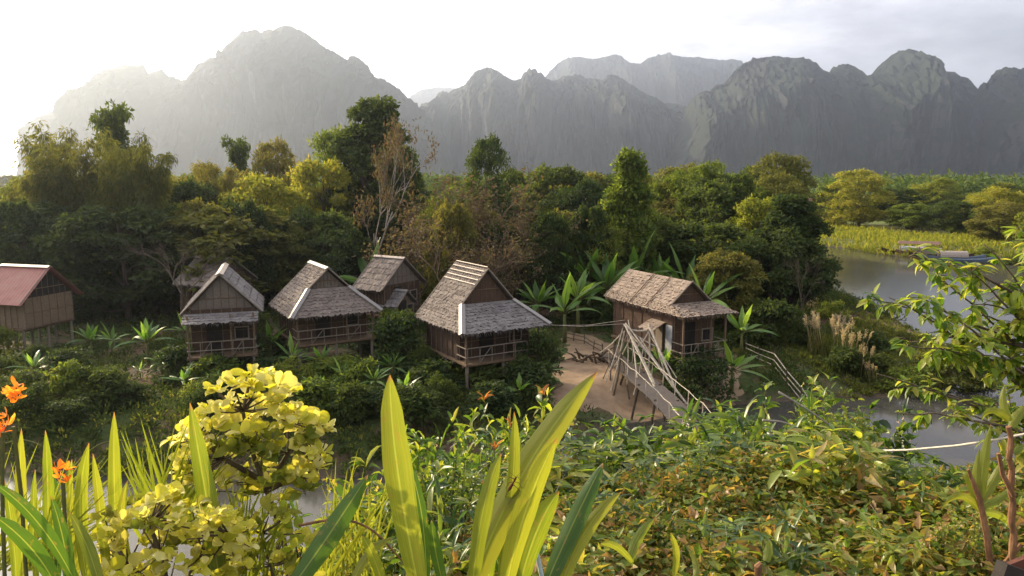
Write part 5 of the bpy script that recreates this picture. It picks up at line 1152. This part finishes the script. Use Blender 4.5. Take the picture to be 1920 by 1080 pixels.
# leafy shrubs of the near slope
LANCE = ([0, .18, .45, .78, 1], [.12, .75, 1.0, .6, .03])
def shrub_proto(seed, H=1.0, R=.55, ns=13, nlv=24, ll=.15, lw=.05, leaf='shrub_leaf', tipmat=None, buds=0):
    r = rs(seed); root = bpy.data.objects.new('leafy_shrub', None); COL.objects.link(root); t = Geo(); c = Geo(); tp = Geo(); bd = Geo()
    for k in range(ns):
        a = r.rand()*6.28; q = R*math.sqrt(r.rand()); h = H*r.uniform(.72, 1.0)*(1-.25*(q/R)**2); u = np.linspace(0, 1, 8); ex = np.array([math.cos(a), math.sin(a), 0])
        P = ex*(q*(.15+.85*u[:, None]**1.3))+np.array([0, 0, 1])*(h*u[:, None])+np.cumsum(r.normal(0, .012, (8, 3)), 0); t.tube(P, np.linspace(.0085, .002, 8), 4)
        n = nlv; f = 1-.8*r.rand(n)**1.25; B = np.stack([np.interp(f, u, P[:, i]) for i in range(3)], 1); d = sph(r, n); d[:, 2] *= .3; d = unit(d)
        off = r.uniform(0, .13, (n, 1))*d*(r.rand(n, 1) < .6); B = B+off; D = unit(d+np.array([0, 0, .35])*r.uniform(-1, 1.3, (n, 1))); U = unit(np.array([0, 0, 1.0])+d*.3+sph(r, n)*.75)
        s_ = r.uniform(.4, 1.25, n); c.ribbon(B, D, U, ll*s_, lw*s_*r.uniform(.9, 1.3, n), *LANCE, bend=r.uniform(-.25, .8, n), fold=.24)
        n = 5; d = unit(sph(r, n)*np.array([1, 1, .4])+np.array([0, 0, .6])); (tp if tipmat and k % 5 == 0 else c).ribbon(np.repeat(P[-1:], n, 0), d, unit(np.array([0, 0, 1.0])+sph(r, n)*.4), ll*r.uniform(.5, 1.0, n), lw*.8, *LANCE, bend=.45, fold=.22)
        if buds and k % 3 == 0:
            m_ = buds; B2 = P[r.randint(4, 8, m_)]+sph(r, m_)*.04; bd.ribbon(B2, sph(r, m_), sph(r, m_), .035*r.uniform(.6, 1.2, m_), .02, [0, .4, 1], [.2, 1, .1], bend=.3, fold=.3)
    t.build('stems', M['stem_green'], root); c.build('foliage', M[leaf], root, True)
    if tipmat: tp.build('young_leaves', M[tipmat], root, True)
    if buds: bd.build('blossoms', M['bract'], root, True)
    root['H'] = H; root['R'] = R; return root
sh = [shrub_proto(81), shrub_proto(82, ll=.125, lw=.052, leaf='shrub_leaf_b', buds=4), shrub_proto(83, ll=.17, lw=.05, ns=13, buds=3), shrub_proto(84, ns=8, nlv=24, tipmat='red_leaf'), shrub_proto(85, ll=.11, lw=.045, ns=18, nlv=30, buds=2, leaf='shrub_leaf'),
      shrub_proto(86, ll=.055, lw=.026, ns=22, nlv=46, leaf='cover_green'), shrub_proto(87, ll=.21, lw=.045, ns=10, nlv=18, leaf='shrub_leaf_b'), shrub_proto(88, ll=.09, lw=.05, ns=12, nlv=22, leaf='cover_leaf')]
def shrub(k, px, top, Yd, label, R=.5, group=None, mat=None):
    p = gy(px, top, Yd); z0 = ht(p.x, Yd)-.06; put(sh[k], (p.x, Yd, z0), label, 'shrub', H=max(p.z-z0, .3), R=R, group=group, mat=mat, mname='foliage')
shrub(3, 995, 722, 5.0, 'shrub with red young leaves rising highest above the middle of the tangle', .30)
shrub(3, 915, 742, 5.1, 'reddish tipped shrub left of the highest red leaved one', .28)
shrub(0, 790, 775, 4.8, 'fresh green slender shrub right of the tall left strap leaf', .30)
shrub(0, 1505, 688, 6.0, 'bushy green shrub standing highest before the bamboo rail fence', .42)
shrub(2, 1210, 772, 6.0, 'drooping leafed shrub in front of the bamboo bridge deck', .50)
shrub(2, 1125, 782, 5.6, 'drooping leafed shrub just left of the bridge deck', .45)
shrub(1, 1640, 722, 6.0, 'shrub at the river side with leaves over the water', .4)
shrub(4, 690, 850, 4.4, 'leafy shrub leaning beside the tall left strap leaf', .4)
r = rs(606)
for k, (px, top) in enumerate([(860, 790), (1050, 800), (1290, 765), (1350, 735), (1415, 722), (1460, 745), (1555, 740), (1600, 770), (740, 850), (640, 880), (1330, 790), (1250, 815), (1390, 770), (820, 815), (945, 800)]):
    shrub([0, 5, 4, 2, 6][k % 5], px, top+r.uniform(-22, 15), 5.6+r.uniform(-.5, .9), 'green shrub in the far edge of the leafy tangle, half lost among its neighbours', .48, 'shrubs along the far edge of the tangle')
for k, (px, top) in enumerate([(700, 905), (770, 860), (840, 850), (910, 845), (990, 850), (1060, 860), (1130, 850), (1190, 860), (1250, 850), (1320, 830), (1390, 820), (1460, 820), (1530, 820), (1590, 850), (1650, 860), (1500, 860), (1420, 870), (1220, 890), (1340, 880), (1120, 900), (1010, 905), (640, 960), (1580, 900), (1680, 925)]):
    if k % 4 == 3: continue
    shrub([4, 6, 5, 0, 7, 2, 1][k % 7], px, top+r.uniform(-42, 30), 4.5+r.uniform(-.4, .4), 'low green shrub in the near part of the leafy tangle above the ground cover', .46, 'shrubs in the near part of the tangle', mat='branch_leaf' if k % 7 == 4 else None)
for k, (px, top) in enumerate([(1745, 870), (1790, 880), (1700, 900), (1870, 900), (1900, 870)]):
    shrub([2, 0][k % 2], px, top, 4.0+.1*k, ['shrub with narrow drooping leaves before the river, left of the brown cane', 'small shrub directly left of the brown cane', 'low shrub under the left end of the rope',
        'shrub behind the brown cane at the right', 'leafy shrub behind the thick reddish cane'][k], .3)
# branches reaching in from the right
def branchy(base, Yd, tips, label, seed, ll=.092, lw=.038, leaf='branch_leaf'):
    r = rs(seed); b = gy(*base, Yd); T = thing('leafy_tree', (b.x, b.y, ht(b.x, b.y)), label, 'tree'); O = np.array(T.location); t = Geo(); c = Geo(); top = np.array(gy(base[0], base[1], Yd))-O
    t.tube([(0, 0, -.1), top*.5+np.array([.05, 0, 0]), top], [.05, .04, .03], 8)
    for (px, py, dy) in tips:
        e = np.array(gy(px, py, Yd+dy))-O; st_ = top*r.uniform(.35, 1.0); u = np.linspace(0, 1, 12)[:, None]; mid = (st_+e)/2+np.array([0, 0, .10+.08*r.rand()]); P = (1-u)**2*st_+2*u*(1-u)*mid+u*u*e+np.cumsum(r.normal(0, .008, (12, 3)), 0)
        t.tube(P, np.linspace(.015, .003, 12), 5)
        for s_ in range(12):
            f = r.uniform(.2, 1); q = np.array([np.interp(f, u[:, 0], P[:, i]) for i in range(3)]); w = q+unit(sph(r, 1)[0]*np.array([1, 1, .5]))*r.uniform(.06, .24)*(1.15-.5*f); t.tube([q, (q+w)/2+np.array([0, 0, .015]), w], [.004, .003, .0015], 3)
            n = 8; g_ = r.rand(n, 1); B = q+(w-q)*g_; d = unit(sph(r, n)*np.array([1, 1, .35])+unit(w-q)*.6)
            c.ribbon(B, unit(d+np.array([0, 0, -.15])), unit(np.array([0, 0, 1.0])+sph(r, n)*.35), ll*r.uniform(.6, 1.15, n), lw*r.uniform(.8, 1.2, n), *LANCE, bend=r.uniform(.1, .6, n), fold=.2)
    t.build('trunk', M['bark'], T, True); c.build('foliage', M[leaf], T, True)
branchy((2060, 640), 4.6, [(1655, 578, .2), (1690, 640, -.1), (1640, 560, .3), (1700, 482, 0), (1760, 470, .2), (1745, 520, .3), (1800, 500, -.1), (1850, 460, .2), (1905, 440, 0), (1720, 560, -.2), (1790, 570, .1), (1860, 560, 0), (1700, 650, .2), (1760, 640, -.1), (1840, 640, .3), (1900, 620, 0), (1880, 530, -.2), (1920, 500, .2), (1930, 700, .2),
     (1870, 700, 0)], 'leafy branches reaching in from the right over the river view', 91)
branchy((2050, 860), 4.4, [(1680, 770, 0), (1730, 745, .2), (1790, 760, 0), (1850, 740, .2), (1640, 700, .3), (1900, 760, 0)], 'lower drooping branches at the right just above the rope', 92, .085, .034)
# ground cover
r = rs(909)
for k in range(18):
    px = 620+k*75+r.uniform(-25, 25); top = r.uniform(925, 1000); shrub([5, 7, 4, 6][k % 4], px, top, r.uniform(3.1, 3.9), 'small sunlit shrub sprouting in the ground cover at the near edge', r.uniform(.22, .34), 'small shrubs in the ground cover')
r = rs(303); g = Geo(); gb = Geo(); n = 11500; Yc = 1.75+r.rand(n)**.8*3.6; px = r.uniform(560, 2000, n)-r.uniform(0, 1, n)**3*500; x = (px-960)/F*Yc*1.08
keep = (px > 640) | (r.rand(n) < .35); x, Yc = x[keep], Yc[keep]; z = hts(x, Yc); n = len(x); mound = .12+.22*np.clip(vn(x, Yc, 2.2, 4)*.5+.5, 0, 1.3)
for k in range(n):
    m_ = 7; h = mound[k]*r.uniform(.2, 1.0, m_); B = np.column_stack([x[k]+r.uniform(-.05, .05, m_), Yc[k]+r.uniform(-.05, .05, m_), z[k]+h]); s_ = r.uniform(.6, 1.4, m_)
    d = sph(r, m_); d[:, 2] = np.abs(d[:, 2])*.6
    if vn(x[k], Yc[k], 1.6, 9)+r.uniform(-.5, .5) > .0: gb.ribbon(B+np.array([0, 0, .03]), unit(d), unit(sph(r, m_)*.6+np.array([0, 0, 1])), .058*s_, .034*s_, [0, .4, 1], [.3, 1, .05], bend=.3, fold=.2)
    else: g.diamonds(B, unit(d), unit(sph(r, m_)*.7+np.array([0, 0, 1])), .042*s_, .025*s_)
tag(g.build('ground_cover', M['cover_leaf']), 'low ground cover of small green and reddish leaves on the terrace edge', 'ground cover', None, 'stuff')
tag(gb.build('creeper_cover', M['cover_green']), 'brighter green creeping leaves growing in patches over the ground cover', 'ground cover', None, 'stuff')
r = rs(304); g = Geo()
for k in range(420):
    Yc = r.uniform(2.2, 5.6); px = r.uniform(650, 1950); x = (px-960)/F*Yc*1.08; p = np.array([x, Yc, ht(x, Yc)+.02]); d = unit(np.array([r.uniform(-1, 1), r.uniform(-.6, .6), r.uniform(.1, .9)])); L = r.uniform(.1, .35)
    g.tube([p, p+d*L*.5+np.array([0, 0, .02]), p+d*L], [.0028, .0022, .0012], 3)
tag(g.build('dry_twigs', M['bark_pale']), 'thin dry twigs scattered through the ground cover', 'twigs', None, 'stuff')

# ------------------------------------------------------------------ the air
hz = newmat('haze_air'); v = N('ShaderNodeVolumePrincipled'); v.inputs['Density'].default_value = 2.0e-4; v.inputs['Color'].default_value = (.69, .80, 1.0, 1)
v.inputs['Anisotropy'].default_value = .74; o_ = N('ShaderNodeOutputMaterial'); LK(v.outputs[0], o_.inputs['Volume'])
g = Geo(); g.box((0, 4300, 359), (20000, 9000, 722))
o = g.build('haze', hz); o['kind'] = 'stuff'; o['label'] = 'pale haze filling the valley air'
for p_ in (pr, ):
    for q_ in p_.values():
        for a_ in ('H', 'R'):
            if a_ in q_.keys(): del q_[a_]
